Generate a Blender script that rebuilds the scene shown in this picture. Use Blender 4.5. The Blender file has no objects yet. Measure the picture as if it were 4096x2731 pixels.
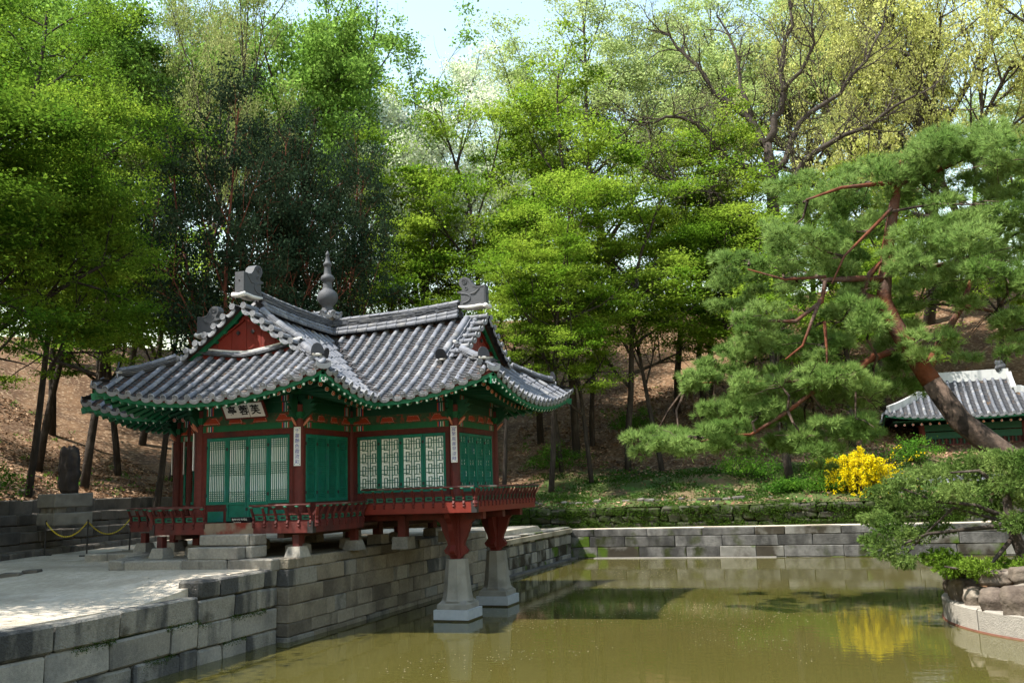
import bpy, bmesh, math, random
import numpy as np
from mathutils import Vector, Matrix

# ------------------------------------------------------------------ camera, sky, sun, exposure
scene = bpy.context.scene
col = scene.collection
rnd = random.Random(7)
I4 = Matrix.Identity(4)

cam_data = bpy.data.cameras.new('camera')
cam = bpy.data.objects.new('camera', cam_data)
col.objects.link(cam)
scene.camera = cam
YAW, PITCH, ROLL = -0.3384, 0.1610, -0.0332
_f = Vector((math.sin(YAW) * math.cos(PITCH), math.cos(YAW) * math.cos(PITCH), math.sin(PITCH)))
_r = Vector((math.cos(YAW), -math.sin(YAW), 0))
_u = _r.cross(_f)
_r2 = _r * math.cos(ROLL) + _u * math.sin(ROLL)
_u2 = _u * math.cos(ROLL) - _r * math.sin(ROLL)
CAM = Vector((8.582, -20.017, 2.908))
cam.matrix_world = Matrix(((_r2.x, _u2.x, -_f.x, CAM.x), (_r2.y, _u2.y, -_f.y, CAM.y), (_r2.z, _u2.z, -_f.z, CAM.z), (0, 0, 0, 1)))
cam_data.sensor_width = 36
cam_data.lens = 3636.6 / 4096 * 36
cam_data.clip_start = 0.1
cam_data.clip_end = 900

SUN = Vector((-0.50, -0.40, 1.0)).normalized()       # towards the sun
world = bpy.data.worlds.new('World')
scene.world = world
world.use_nodes = True
wn = world.node_tree
wn.nodes.clear()
sky = wn.nodes.new('ShaderNodeTexSky')
sky.sky_type = 'NISHITA'
sky.sun_disc = False
sky.sun_elevation = math.asin(SUN.z)
sky.sun_rotation = math.atan2(SUN.x, SUN.y)
sky.air_density = 2.3
sky.dust_density = 1.0
sky.ozone_density = 1.0
bg = wn.nodes.new('ShaderNodeBackground')
bg.inputs['Strength'].default_value = 0.12
wo = wn.nodes.new('ShaderNodeOutputWorld')
wn.links.new(sky.outputs[0], bg.inputs[0])
wn.links.new(bg.outputs[0], wo.inputs[0])

sun_data = bpy.data.lights.new('sun', 'SUN')
sun_data.energy = 4.7
sun_data.angle = math.radians(0.53)
sun_data.color = (1.0, 0.95, 0.86)
sun = bpy.data.objects.new('sun', sun_data)
col.objects.link(sun)
sun.rotation_euler = SUN.to_track_quat('Z', 'Y').to_euler()
sun.location = (-20, -16, 40)

vs = scene.view_settings
vs.view_transform = 'Standard'
vs.look = 'None'
vs.exposure = 1.45
vs.gamma = 1.0
vs.use_curve_mapping = False
cy_ = scene.cycles
cy_.max_bounces = 6
cy_.diffuse_bounces = 3
cy_.glossy_bounces = 2
cy_.transmission_bounces = 3
cy_.transparent_max_bounces = 4
cy_.caustics_reflective = False
cy_.caustics_refractive = False
cy_.sample_clamp_indirect = 6
cy_.use_denoising = True
cy_.adaptive_threshold = 0.02

# ------------------------------------------------------------------ helpers
def mat(name, c, rough=0.75, var=0.12, namt=0.25, nscale=6.0, bump=0.0, bscale=30.0, spec=0.3,
        c2=None, c2scale=1.5, c2lo=0.5, c2hi=0.62, stretch=None, hue=0.0, c3=None, c3scale=3, c3lo=.55, c3hi=.65):
    m = bpy.data.materials.new(name)
    m.use_nodes = True
    t = m.node_tree
    N, L = t.nodes, t.links
    b = N['Principled BSDF']
    b.inputs['Roughness'].default_value = rough
    b.inputs['Specular IOR Level'].default_value = spec
    tc = N.new('ShaderNodeTexCoord')
    oi = N.new('ShaderNodeObjectInfo')
    mul = N.new('ShaderNodeMath'); mul.operation = 'MULTIPLY'; mul.inputs[1].default_value = 57.0
    L.new(oi.outputs['Random'], mul.inputs[0])
    vec = tc.outputs['Object']
    def noise(scale, detail=3, st=None, off=0.0):
        n = N.new('ShaderNodeTexNoise'); n.noise_dimensions = '4D'
        n.inputs['Scale'].default_value = scale
        n.inputs['Detail'].default_value = detail
        v = vec
        if st:
            mp = N.new('ShaderNodeMapping'); mp.inputs['Scale'].default_value = st
            L.new(vec, mp.inputs['Vector']); v = mp.outputs[0]
        L.new(v, n.inputs['Vector'])
        if off:
            ad = N.new('ShaderNodeMath'); ad.operation = 'ADD'; ad.inputs[1].default_value = off
            L.new(mul.outputs[0], ad.inputs[0]); L.new(ad.outputs[0], n.inputs['W'])
        else:
            L.new(mul.outputs[0], n.inputs['W'])
        return n.outputs['Fac']
    def ramp(src, lo, hi):
        r = N.new('ShaderNodeMapRange'); r.inputs['From Min'].default_value = lo; r.inputs['From Max'].default_value = hi
        L.new(src, r.inputs['Value']); return r.outputs[0]
    cur = None
    base = N.new('ShaderNodeRGB'); base.outputs[0].default_value = (*c, 1); cur = base.outputs[0]
    if c2:
        mx = N.new('ShaderNodeMix'); mx.data_type = 'RGBA'
        L.new(ramp(noise(c2scale, 5, stretch), c2lo, c2hi), mx.inputs[0])
        L.new(cur, mx.inputs[6]); mx.inputs[7].default_value = (*c2, 1); cur = mx.outputs[2]
    if c3:
        mx = N.new('ShaderNodeMix'); mx.data_type = 'RGBA'
        L.new(ramp(noise(c3scale, 6, None, 13.7), c3lo, c3hi), mx.inputs[0])
        L.new(cur, mx.inputs[6]); mx.inputs[7].default_value = (*c3, 1); cur = mx.outputs[2]
    hsv = N.new('ShaderNodeHueSaturation')
    v1 = N.new('ShaderNodeMath'); v1.operation = 'MULTIPLY_ADD'
    L.new(noise(nscale, 4), v1.inputs[0]); v1.inputs[1].default_value = namt * 3.0; v1.inputs[2].default_value = 1 - namt * 1.5
    v2 = N.new('ShaderNodeMath'); v2.operation = 'MULTIPLY_ADD'
    L.new(oi.outputs['Random'], v2.inputs[0]); v2.inputs[1].default_value = var * 2; v2.inputs[2].default_value = 1 - var
    v3 = N.new('ShaderNodeMath'); v3.operation = 'MULTIPLY'; L.new(v1.outputs[0], v3.inputs[0]); L.new(v2.outputs[0], v3.inputs[1])
    L.new(v3.outputs[0], hsv.inputs['Value']); L.new(cur, hsv.inputs['Color'])
    if hue:
        h = N.new('ShaderNodeMath'); h.operation = 'MULTIPLY_ADD'; L.new(noise(nscale * .6, 2, None, 5.1), h.inputs[0])
        h.inputs[1].default_value = hue * 2; h.inputs[2].default_value = .5 - hue; L.new(h.outputs[0], hsv.inputs['Hue'])
    L.new(hsv.outputs[0], b.inputs['Base Color'])
    if bump:
        bp = N.new('ShaderNodeBump'); bp.inputs['Strength'].default_value = bump; bp.inputs['Distance'].default_value = .03
        L.new(noise(bscale, 5), bp.inputs['Height']); L.new(bp.outputs[0], b.inputs['Normal'])
    return m

def leafmat(name, c, c2, trans=0.45, nscale=.9, rough=.5, var=.12):
    """leaf: diffuse + translucent, hue wandering between two leaf colours from clump to clump"""
    m = bpy.data.materials.new(name); m.use_nodes = True
    t = m.node_tree; N, L = t.nodes, t.links
    N.clear()
    out = N.new('ShaderNodeOutputMaterial')
    geo = N.new('ShaderNodeNewGeometry'); oi = N.new('ShaderNodeObjectInfo')
    n = N.new('ShaderNodeTexNoise'); n.inputs['Scale'].default_value = nscale; n.inputs['Detail'].default_value = 2
    L.new(geo.outputs['Position'], n.inputs['Vector'])
    r = N.new('ShaderNodeMapRange'); r.inputs['From Min'].default_value = .38; r.inputs['From Max'].default_value = .62
    L.new(n.outputs['Fac'], r.inputs['Value'])
    mx = N.new('ShaderNodeMix'); mx.data_type = 'RGBA'
    L.new(r.outputs[0], mx.inputs[0]); mx.inputs[6].default_value = (*c, 1); mx.inputs[7].default_value = (*c2, 1)
    vb = N.new('ShaderNodeMath'); vb.operation = 'MULTIPLY_ADD'; L.new(geo.outputs['Random Per Island'], vb.inputs[0]); vb.inputs[1].default_value = .7; vb.inputs[2].default_value = .65
    vd = N.new('ShaderNodeMath'); vd.operation = 'MULTIPLY_ADD'; L.new(oi.outputs['Random'], vd.inputs[0]); vd.inputs[1].default_value = var * 2; vd.inputs[2].default_value = 1 - var
    vc = N.new('ShaderNodeMath'); vc.operation = 'MULTIPLY'; L.new(vb.outputs[0], vc.inputs[0]); L.new(vd.outputs[0], vc.inputs[1])
    hs = N.new('ShaderNodeHueSaturation'); L.new(mx.outputs[2], hs.inputs['Color']); L.new(vc.outputs[0], hs.inputs['Value'])
    d = N.new('ShaderNodeBsdfDiffuse'); tr = N.new('ShaderNodeBsdfTranslucent')
    L.new(hs.outputs[0], d.inputs['Color']); L.new(hs.outputs[0], tr.inputs['Color'])
    m1 = N.new('ShaderNodeMixShader'); m1.inputs[0].default_value = trans; L.new(d.outputs[0], m1.inputs[1]); L.new(tr.outputs[0], m1.inputs[2])
    L.new(m1.outputs[0], out.inputs['Surface'])
    return m

WORLD = {}
def add(name, me, parent=None, M=None):
    o = bpy.data.objects.new(name, me)
    col.objects.link(o)
    M = M if M is not None else I4
    if parent is not None:
        o.parent = parent
        pw = WORLD.get(parent)
        if pw is not None and pw != I4:
            o.matrix_parent_inverse = pw.inverted()
    o.matrix_basis = M
    WORLD[o] = M.copy()
    return o

def tag(o, label=None, cat=None, group=None, kind=None):
    if label: o['label'] = label
    if cat: o['category'] = cat
    if group: o['group'] = group
    if kind: o['kind'] = kind
    return o

def empty(name, loc, label=None, cat=None, group=None, rz=0.0):
    e = add(name, None, None, Matrix.Translation(loc) @ Matrix.Rotation(rz, 4, 'Z'))
    e.empty_display_size = .3
    return tag(e, label, cat, group)

class MB:
    """collects faces with material slots; build() links them as one mesh object"""
    def __init__(s): s.v = []; s.f = []; s.m = []; s.mi = 0
    def mesh(s, name, mats, smooth=False):
        me = bpy.data.meshes.new(name)
        me.from_pydata([tuple(p) for p in s.v], [], s.f)
        for m in (mats if isinstance(mats, (list, tuple)) else [mats]): me.materials.append(m)
        if any(s.m): me.polygons.foreach_set('material_index', s.m)
        if smooth: me.polygons.foreach_set('use_smooth', [True] * len(s.f))
        me.update()
        return me
    def build(s, name, mats, parent=None, M=None, smooth=False):
        return add(name, s.mesh(name, mats, smooth), parent, M)
    def face(s, idx): s.f.append(idx); s.m.append(s.mi)
    def poly(s, pts):
        i = len(s.v); s.v += [Vector(p) for p in pts]; s.face(list(range(i, i + len(pts))))
    def box(s, c, d, M=None):
        i = len(s.v)
        for x in (-.5, .5):
            for y in (-.5, .5):
                for z in (-.5, .5):
                    p = Vector((c[0] + x * d[0], c[1] + y * d[1], c[2] + z * d[2]))
                    s.v.append(M @ p if M else p)
        for q in ((0, 1, 3, 2), (4, 6, 7, 5), (0, 4, 5, 1), (2, 3, 7, 6), (0, 2, 6, 4), (1, 5, 7, 3)): s.face([i + k for k in q])
    def beam(s, p0, p1, w, h, up=Vector((0, 0, 1)), off=0.0):
        """box from p0 to p1, width w across, height h along up (centred, shifted by off)"""
        p0, p1 = Vector(p0), Vector(p1)
        y = (p1 - p0); ln = y.length; y.normalize()
        x = y.cross(up).normalized(); z = x.cross(y)
        M = Matrix(((x.x, y.x, z.x, p0.x), (x.y, y.y, z.y, p0.y), (x.z, y.z, z.z, p0.z), (0, 0, 0, 1)))
        s.box((0, ln / 2, off), (w, ln, h), M)
    def tube(s, pts, rad, n=8, caps=True):
        pts = [Vector(p) for p in pts]; i0 = len(s.v); k = len(pts)
        rad = rad if isinstance(rad, (list, tuple)) else [rad] * k
        t0 = (pts[1] - pts[0]).normalized()
        a = t0.cross(Vector((0, 0, 1)))
        if a.length < .05: a = t0.cross(Vector((1, 0, 0)))
        a.normalize()
        for j, p in enumerate(pts):
            t = (pts[min(j + 1, k - 1)] - pts[max(j - 1, 0)]).normalized()
            a = (a - t * a.dot(t)).normalized(); b = t.cross(a)
            for q in range(n):
                an = 2 * math.pi * q / n
                s.v.append(p + (a * math.cos(an) + b * math.sin(an)) * rad[j])
        for j in range(k - 1):
            for q in range(n):
                s.face([i0 + j * n + q, i0 + j * n + (q + 1) % n, i0 + (j + 1) * n + (q + 1) % n, i0 + (j + 1) * n + q])
        if caps:
            s.face([i0 + q for q in reversed(range(n))]); s.face([i0 + (k - 1) * n + q for q in range(n)])
    def lathe(s, c, prof, n=16, rot=0.0):
        i0 = len(s.v)
        for r, z in prof:
            for q in range(n):
                an = 2 * math.pi * q / n + rot
                s.v.append(Vector((c[0] + r * math.cos(an), c[1] + r * math.sin(an), c[2] + z)))
        for j in range(len(prof) - 1):
            for q in range(n):
                s.face([i0 + j * n + q, i0 + j * n + (q + 1) % n, i0 + (j + 1) * n + (q + 1) % n, i0 + (j + 1) * n + q])
        s.face([i0 + q for q in reversed(range(n))]); s.face([i0 + (len(prof) - 1) * n + q for q in range(n)])
    def prism(s, prof, O, U, V, W, th):
        """2-D outline prof (u,v) in plane O,U,V extruded th along W, centred"""
        O, U, V, W = Vector(O), Vector(U), Vector(V), Vector(W)
        n = len(prof); i = len(s.v)
        for sg in (-.5, .5):
            for u, v in prof: s.v.append(O + U * u + V * v + W * (sg * th))
        s.face([i + k for k in range(n)][::-1]); s.face([i + n + k for k in range(n)])
        for k in range(n): s.face([i + k, i + (k + 1) % n, i + n + (k + 1) % n, i + n + k])

def frame(o, x, y, z):
    return Matrix(((x.x, y.x, z.x, o.x), (x.y, y.y, z.y, o.y), (x.z, y.z, z.z, o.z), (0, 0, 0, 1)))

def np_mesh(name, V, F, mats, midx=None, smooth=False):
    """V (n,3), F (m,k) arrays -> mesh (fast)"""
    me = bpy.data.meshes.new(name)
    n, (m, k) = len(V), F.shape
    me.vertices.add(n); me.vertices.foreach_set('co', np.ascontiguousarray(V, dtype=np.float32).ravel())
    me.loops.add(m * k); me.loops.foreach_set('vertex_index', np.ascontiguousarray(F, dtype=np.int32).ravel())
    me.polygons.add(m)
    me.polygons.foreach_set('loop_start', np.arange(0, m * k, k, dtype=np.int32))
    me.polygons.foreach_set('loop_total', np.full(m, k, dtype=np.int32))
    for mm in (mats if isinstance(mats, (list, tuple)) else [mats]): me.materials.append(mm)
    if midx is not None: me.polygons.foreach_set('material_index', midx.astype(np.int32))
    if smooth: me.polygons.foreach_set('use_smooth', np.ones(m, dtype=bool))
    me.update(calc_edges=True)
    return me

def merge_instances(name, me, mats4, parent):
    """many copies of one small mesh joined into a single stuff part"""
    nv = len(me.vertices); V = np.empty(nv * 3); me.vertices.foreach_get('co', V); V = V.reshape(-1, 3)
    polys = [list(p.vertices) for p in me.polygons]; mi = [p.material_index for p in me.polygons]
    allv = []; allf = []; allm = []
    for k, M in enumerate(mats4):
        A = np.array(M)
        allv.append(V @ A[:3, :3].T + A[:3, 3])
        allf += [[i + k * nv for i in p] for p in polys]; allm += mi
    out = bpy.data.meshes.new(name)
    out.from_pydata(np.concatenate(allv).tolist(), [], allf)
    for m in me.materials: out.materials.append(m)
    out.polygons.foreach_set('material_index', allm)
    out.polygons.foreach_set('use_smooth', [p.use_smooth for p in me.polygons] * len(mats4))
    out.update()
    return tag(add(name, out, parent), kind='stuff')

_txt_cache = {}
def text_mesh(body, size, m, extrude=.002, bold=0.0):
    cu = bpy.data.curves.new('lettering', 'FONT'); cu.body = body; cu.size = size; cu.extrude = extrude; cu.offset = bold
    cu.align_x = 'CENTER'; cu.align_y = 'CENTER'; cu.resolution_u = 3
    ob = bpy.data.objects.new('lettering', cu); col.objects.link(ob)
    dg = bpy.context.evaluated_depsgraph_get()
    me = bpy.data.meshes.new_from_object(ob.evaluated_get(dg))
    me.materials.clear(); me.materials.append(m)
    bpy.data.objects.remove(ob); bpy.data.curves.remove(cu)
    return me
# ------------------------------------------------------------------ materials
m_tile = mat('clay_roof_tile', (.100, .105, .122), .68, .26, .34, 8, .3, 40, .28, c2=(.21, .205, .20), c2scale=3, c2lo=.5, c2hi=.75, c3=(.045, .047, .055), c3scale=5, c3lo=.54, c3hi=.8)
m_tile_end = mat('pale_tile_end', (.225, .228, .245), .7, .15, .15, 10, .2, 40, .3, c3=(.10, .103, .12), c3scale=9, c3lo=.55, c3hi=.75)
m_tile_dark = mat('dark_tile_and_gap_shade', (.022, .023, .028), .65, .15, .25, 9, .2, 40, .35)
m_pan = mat('pan_tile', (.042, .043, .049), .7, .2, .22, 5, .2, 30, .3, c2=(.15, .085, .04), c2scale=2.5, c2lo=.60, c2hi=.72)  # tone darkened to deepen the shade between the cover tile rows
m_plaster = mat('lime_plaster', (.52, .50, .47), .9, .05, .12, 6, .3, 25, .1)
m_red = mat('red_painted_wood', (.088, .0145, .0115), .65, .14, .30, 9, .15, 25, .3, c2=(.045, .013, .012), c2scale=3.5, c2lo=.48, c2hi=.70, stretch=(1, 1, .4))
m_redbeam = mat('light_brightened_red_paint', (.15, .016, .009), .55, .08, .2, 5, .15, 25, .3, c2=(.12, .02, .016), c2scale=2, c2lo=.52, c2hi=.72, stretch=(.5, .5, 3))  # red paint brightened in its colour for light reflected onto the beam
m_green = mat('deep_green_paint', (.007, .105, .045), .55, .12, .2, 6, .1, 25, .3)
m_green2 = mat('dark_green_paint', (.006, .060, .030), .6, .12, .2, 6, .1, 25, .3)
m_door = mat('turquoise_door_paint', (.007, .135, .092), .6, .12, .26, 8, .12, 30, .3, c2=(.02, .12, .13), c2scale=2.4, c2lo=.55, c2hi=.72)
m_mint = mat('mint_lotus_paint', (.03, .17, .11), .6, .15, .2, 12, .1, 30, .3)
m_paper = mat('window_paper', (.84, .86, .85), .9, .05, .06, 4, 0, 1, .05)
m_white = mat('white_paint', (.72, .72, .68), .7, .03, .08, 14, 0, 1, .2)
m_orange = mat('orange_red_paint', (.52, .055, .012), .6, .1, .15, 14, 0, 1, .25)
m_pink = mat('salmon_paint', (.50, .19, .13), .6, .1, .15, 14, 0, 1, .25)
m_black = mat('black_paint', (.008, .008, .010), .5, .05, .1, 14, 0, 1, .3)
m_blue = mat('blue_ink', (.02, .03, .30), .7, .02, .05, 14, 0, 1, .1)
m_iron = mat('dark_iron', (.02, .018, .018), .55, .1, .2, 14, .1, 40, .4)
m_wood = mat('bare_worn_wood', (.20, .15, .11), .8, .1, .25, 8, .2, 30, .2, c2=(.17, .03, .02), c2scale=3, c2lo=.45, c2hi=.6)
m_under = mat('grey_brown_timber', (.06, .035, .028), .85, .1, .2, 6, .1, 20, .1)
m_granite = mat('pale_granite', (.235, .218, .19), .9, .18, .28, 20, .6, 60, .2, c2=(.15, .142, .13), c2scale=1.4, c2lo=.48, c2hi=.66, c3=(.10, .098, .092), c3scale=2.2, c3lo=.62, c3hi=.72)
m_pillar = mat('grey_granite_pillar', (.20, .188, .165), .9, .06, .22, 4, .5, 70, .2, c2=(.125, .115, .10), c2scale=2.5, c2lo=.45, c2hi=.7)
m_plinth = mat('new_granite_plinth', (.30, .315, .335), .85, .05, .12, 9, .4, 80, .25)
m_granpale = mat("pale_kerb_granite", (.24, .22, .19), .9, .18, .16, 9, .8, 45, .2, c2=(.24, .215, .185), c2scale=1.3, c2lo=.52, c2hi=.66)  # even pale stone tone of the island kerb
m_wetred = mat("reddish_waterline", (.10, .04, .025), .6, .05, .3, 10)
m_redpost = mat("carved_red_post", (.095, .012, .009), .6, .05, .25, 6, .2, 25, .3)
m_wet = mat("wet_algae_band", (.035, .028, .014), .3, .05, .3, 12)

# ------------------------------------------------------------------ lily pond pavilion
PAV = empty('pond_pavilion', (-4.13, 1.3, 1.66), 'cross-shaped green and red pavilion with grey tiled roof standing over the pond edge', 'pavilion')
XA, XC, XE, XS = -5.46, -2.80, 0.0, -8.0
YW, YN, YF, YE = -2.31, 0.0, 2.60, 4.75
C0 = Vector((-4.13, 1.30, 0)); RA = 3.01; ZE = 5.02; OV = 1.71
class Arm:
    def __init__(s, name, e, wall):
        s.name = name; s.e = Vector((*e, 0)); s.l = Vector((-e[1], e[0], 0)); s.E = wall + OV; s.sv = s.E - 1.4; s.sg = s.E - 1.75
ARMS = [Arm('pond', (1, 0), XE - C0.x), Arm('west', (0, -1), C0.y - YW), Arm('south', (-1, 0), C0.x - XS), Arm('east', (0, 1), YE - C0.y)]
def rprof(q): return .5 * q + .068 * q * q
def clip01(x): return max(0., min(1., x))
def LAT(a, sg, s, q, dz=0.0):
    c = (a.E - q) - s; w = clip01(1 - c / (a.E - RA))
    z = ZE + rprof(q) + .5 * w * w * max(0, 1 - q / 3) + .16 * (max(s, 0.0) / a.sv) ** 2.4 * (max(q, 0) / RA) ** 3
    return C0 + a.e * s + a.l * (sg * (RA - q)) + Vector((0, 0, z + dz))
def END(a, t, q, dz=0.0):
    c = (RA - q) - abs(t); w = clip01(1 - c / RA)
    z = ZE + rprof(q) + .5 * w * w * max(0, 1 - q / 3)
    return C0 + a.e * (a.E - q) + a.l * t + Vector((0, 0, z + dz))

# roof sheathing (one continuous shell)
mb = MB()
def grid(mb, fn, us, vs_):
    i0 = len(mb.v)
    for u in us:
        for v in vs_(u): mb.v.append(fn(u, v))
    nv = len(vs_(us[0]))
    for i in range(len(us) - 1):
        for j in range(nv - 1):
            mb.face([i0 + i * nv + j, i0 + i * nv + j + 1, i0 + (i + 1) * nv + j + 1, i0 + (i + 1) * nv + j])
def lin(a, b, n): return [a + (b - a) * k / (n - 1) for k in range(n)]
for a in ARMS:
    for sg in (-1, 1):
        # s from valley (s = RA - q) to verge or hip
        def smax(q, a=a): return a.sv if q > 1.4 else a.E - q
        grid(mb, lambda q, k: LAT(a, sg, (RA - q) + (smax(q) - (RA - q)) * k, q), lin(0, RA, 15), lambda u: lin(0, 1, 9))
    grid(mb, lambda q, k: END(a, -(RA - q) + 2 * (RA - q) * k, q), lin(0, 1.78, 9), lambda u: lin(0, 1, 13))
ROOF = mb.build('roof', m_under, PAV, smooth=True)

# tile meshes ---------------------------------------------------------------
def cover_mesh(L=.31, r0=.074, r1=.062, n=7):
    b = MB()
    rings = [(-.015, r0 * .96), (.004, r0), (.03, r0 * .985), (L, r1)]
    for y, r in rings:
        for k in range(n + 1):
            an = math.pi * k / n
            b.v.append(Vector((r * math.cos(an), y, r * math.sin(an) * .95)))
    for j in range(len(rings) - 1):
        for k in range(n): b.face([j * (n + 1) + k, j * (n + 1) + k + 1, (j + 1) * (n + 1) + k + 1, (j + 1) * (n + 1) + k])
    b.face(list(range(n, -1, -1)))
    return b.mesh('cover_tile', m_tile, True)
def pan_mesh(W=.30, L=.15, sag=.055):
    b = MB(); n = 4
    for y, z in ((0, .026), (L, .0)):
        for k in range(n + 1):
            x = -W / 2 + W * k / n; b.v.append(Vector((x, y, z + sag * ((2 * x / W) ** 2) - .012)))
    for k in range(n + 1):
        x = -W / 2 + W * k / n; b.v.append(Vector((x, .004, sag * ((2 * x / W) ** 2) - .016)))
    for k in range(n):
        b.face([k, k + 1, n + 2 + k, n + 1 + k]); b.face([2 * (n + 1) + k, 2 * (n + 1) + k + 1, k + 1, k])
    return b.mesh('pan_tile', m_pan, True)
def disc_mesh(r=.073):
    b = MB(); n = 16
    ring = [(r, 0), (r, -.022), (r * .84, -.022), (r * .84, -.012), (.001, -.012)]
    for rr, y in ring:
        for k in range(n): b.v.append(Vector((rr * math.cos(2 * math.pi * k / n), y, rr * math.sin(2 * math.pi * k / n))))
    for j in range(len(ring) - 1):
        for k in range(n): b.face([j * n + k, j * n + (k + 1) % n, (j + 1) * n + (k + 1) % n, (j + 1) * n + k])
    for d in ((r * 1.5, .012), (.012, r * 1.5)): b.box((0, -.014, 0), (d[0], .012, d[1]))
    for sx in (-1, 1):
        for sz in (-1, 1): b.box((sx * r * .38, -.013, sz * r * .38), (.026, .008, .026))
    return b.mesh('tile_end_disc', m_tile_end)
def drip_mesh(W=.275, H=.128):
    b = MB(); n = 10
    top = [(-W / 2 + W * k / n, .055 * (2 * k / n - 1) ** 2) for k in range(n + 1)]
    bot = [(W / 2 * math.cos(math.pi * k / n), -H * math.sin(math.pi * k / n) ** .7 + .03) for k in range(1, n)]
    b.prism(top + [(x, z) for x, z in bot], (0, -.01, 0), (1, 0, 0), (0, 0, 1), (0, 1, 0), .02)
    inner = [(x * .8, z * .8 + .0) for x, z in bot]
    b.prism([(-W * .3, .005), (W * .3, .005)] + inner[1:-1], (0, -.022, -.005), (1, 0, 0), (0, 0, 1), (0, 1, 0), .008)
    b.box((0, -.028, -.035), (.012, .008, .08)); b.box((0, -.028, -.03), (.09, .008, .012))
    return b.mesh('drip_tile', m_tile_end)
me_cover, me_pan, me_disc, me_drip = cover_mesh(), pan_mesh(), disc_mesh(), drip_mesh()

covers, pans, discs, drips = [], [], [], []
def tiles_along(path, side, step, out, lift, L):
    """path: list of points from eave up; place pieces every step"""
    P = path; seg = [(P[i + 1] - P[i]).length for i in range(len(P) - 1)]; tot = sum(seg)
    def at(d):
        for i, g in enumerate(seg):
            if d <= g or i == len(seg) - 1: return P[i] + (P[i + 1] - P[i]) * (d / g)
            d -= g
    d = 0.0
    while d < tot - .05:
        p0, p1 = at(d), at(min(d + L, tot) if d + L <= tot else tot)
        y = (p1 - p0).normalized(); x = side; z = x.cross(y)
        if z.z < 0: x = -x; z = x.cross(y)
        j = rnd.uniform(-.006, .006)
        M = frame(p0 + z * (lift + rnd.uniform(-.003, .003)) + x * j, x, y, z)
        ln = (p1 - p0).length
        if ln < L * .55: M = M @ Matrix.Diagonal((1, max(.3, ln / L), 1, 1))
        out.append((M, z))
        d += step
    return at
def eave_frame(p0, p1, side, lift, tilt, out):
    y = (p1 - p0).normalized(); x = side; z = x.cross(y)
    if z.z < 0: x = -x; z = x.cross(y)
    out.append((frame(p0 + z * lift, x, y, z) @ Matrix.Rotation(tilt, 4, 'X'), -y))
SP = .318
for a in ARMS:
    for sg in (-1, 1):
        k = 0; s = SP * .5
        while s < a.E - .08:
            for half in (0, 1):                      # 0 cover row, 1 pan channel
                ss = s + half * SP / 2
                if ss > a.E - .05: continue
                q0 = max(0.0, RA - ss + (.16 if half == 0 else -.02)); q0 = 0.0 if ss >= RA - .05 else q0
                q1 = (RA - .1) if ss <= a.sv - .1 else min(a.E - ss, RA - .1)
                if ss > a.sv - .1 and ss <= a.sv + .12: q1 = 1.45
                if q1 - q0 < .12: continue
                path = [LAT(a, sg, ss, q0 + (q1 - q0) * i / 16) for i in range(17)]
                if half == 0: tiles_along(path, a.e, .285, covers, .034, .30)
                else: tiles_along(path, a.e, .115, pans, .0, .14)
                if q0 == 0.0: eave_frame(path[0], path[1], a.e, .055 if half == 0 else .0, -.22 if half == 0 else -.3, discs if half == 0 else drips)
            s += SP
    n = int((2 * RA - .1) / SP); t0 = -(n * SP) / 2
    for i in range(n + 1):
        for half in (0, 1):
            t = t0 + i * SP + half * SP / 2
            if abs(t) > RA - .06: continue
            q1 = min(1.68, RA - abs(t) + .02)
            if q1 < .12: continue
            path = [END(a, t, q1 * j / 12) for j in range(13)]
            if half == 0: tiles_along(path, a.l, .285, covers, .034, .30)
            else: tiles_along(path, a.l, .115, pans, .0, .14)
            eave_frame(path[0], path[1], a.l, .055 if half == 0 else .0, -.22 if half == 0 else -.3, discs if half == 0 else drips)
    # verge tiles at the gable, pointing outwards
    for sg in (-1, 1):
        for i in range(7):
            t = .10 + i * .255
            q = RA - t
            p = LAT(a, sg, a.sv, q); dn = (LAT(a, sg, a.sv, q - .05) - p).normalized()
            up = a.e.cross(dn)
            if up.z < 0: up = -up
            y = -a.e; x = y.cross(up)
            M = frame(p + a.e * .16 + up * .06, x, y, up)
            covers.append((M, up)); covers.append((M @ Matrix.Translation((0, .22, .0)), up))
            discs.append((M @ Matrix.Translation((0, -.01, .02)), a.e))
            M2 = frame(p + a.e * .14 + dn * .128 + up * .02, x, y, up)
            drips.append((M2 @ Matrix.Rotation(-.1, 4, 'X'), a.e))
            for k in range(3): pans.append((M2 @ Matrix.Translation((0, .01 + .11 * k, 0)), up))

def vis_score(M, n):
    p = M.to_translation(); d = CAM - p
    if p.z > 0 and (p - C0).dot(Vector((-.6, .8, 0))) > 2.2: return -1    # far side of the roof
    return n.dot(d.normalized()) / d.length_squared if n.dot(d) > 0 else -1
def place(lst, name, me, parent, stuffname, limit=300):
    lst = sorted(lst, key=lambda mn: -vis_score(*mn))
    for M, n in lst[:limit]: add(name, me, parent, M)
    if lst[limit:]: merge_instances(stuffname, me, [M for M, n in lst[limit:]], parent)
place(covers, 'cover_tile', me_cover, ROOF, 'cover_tile_rows')
place(pans, 'pan_tile', me_pan, ROOF, 'pan_tile_rows')
place(discs, 'tile_end_disc', me_disc, ROOF, 'tile_end_discs')
place(drips, 'drip_tile', me_drip, ROOF, 'drip_tiles')

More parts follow.
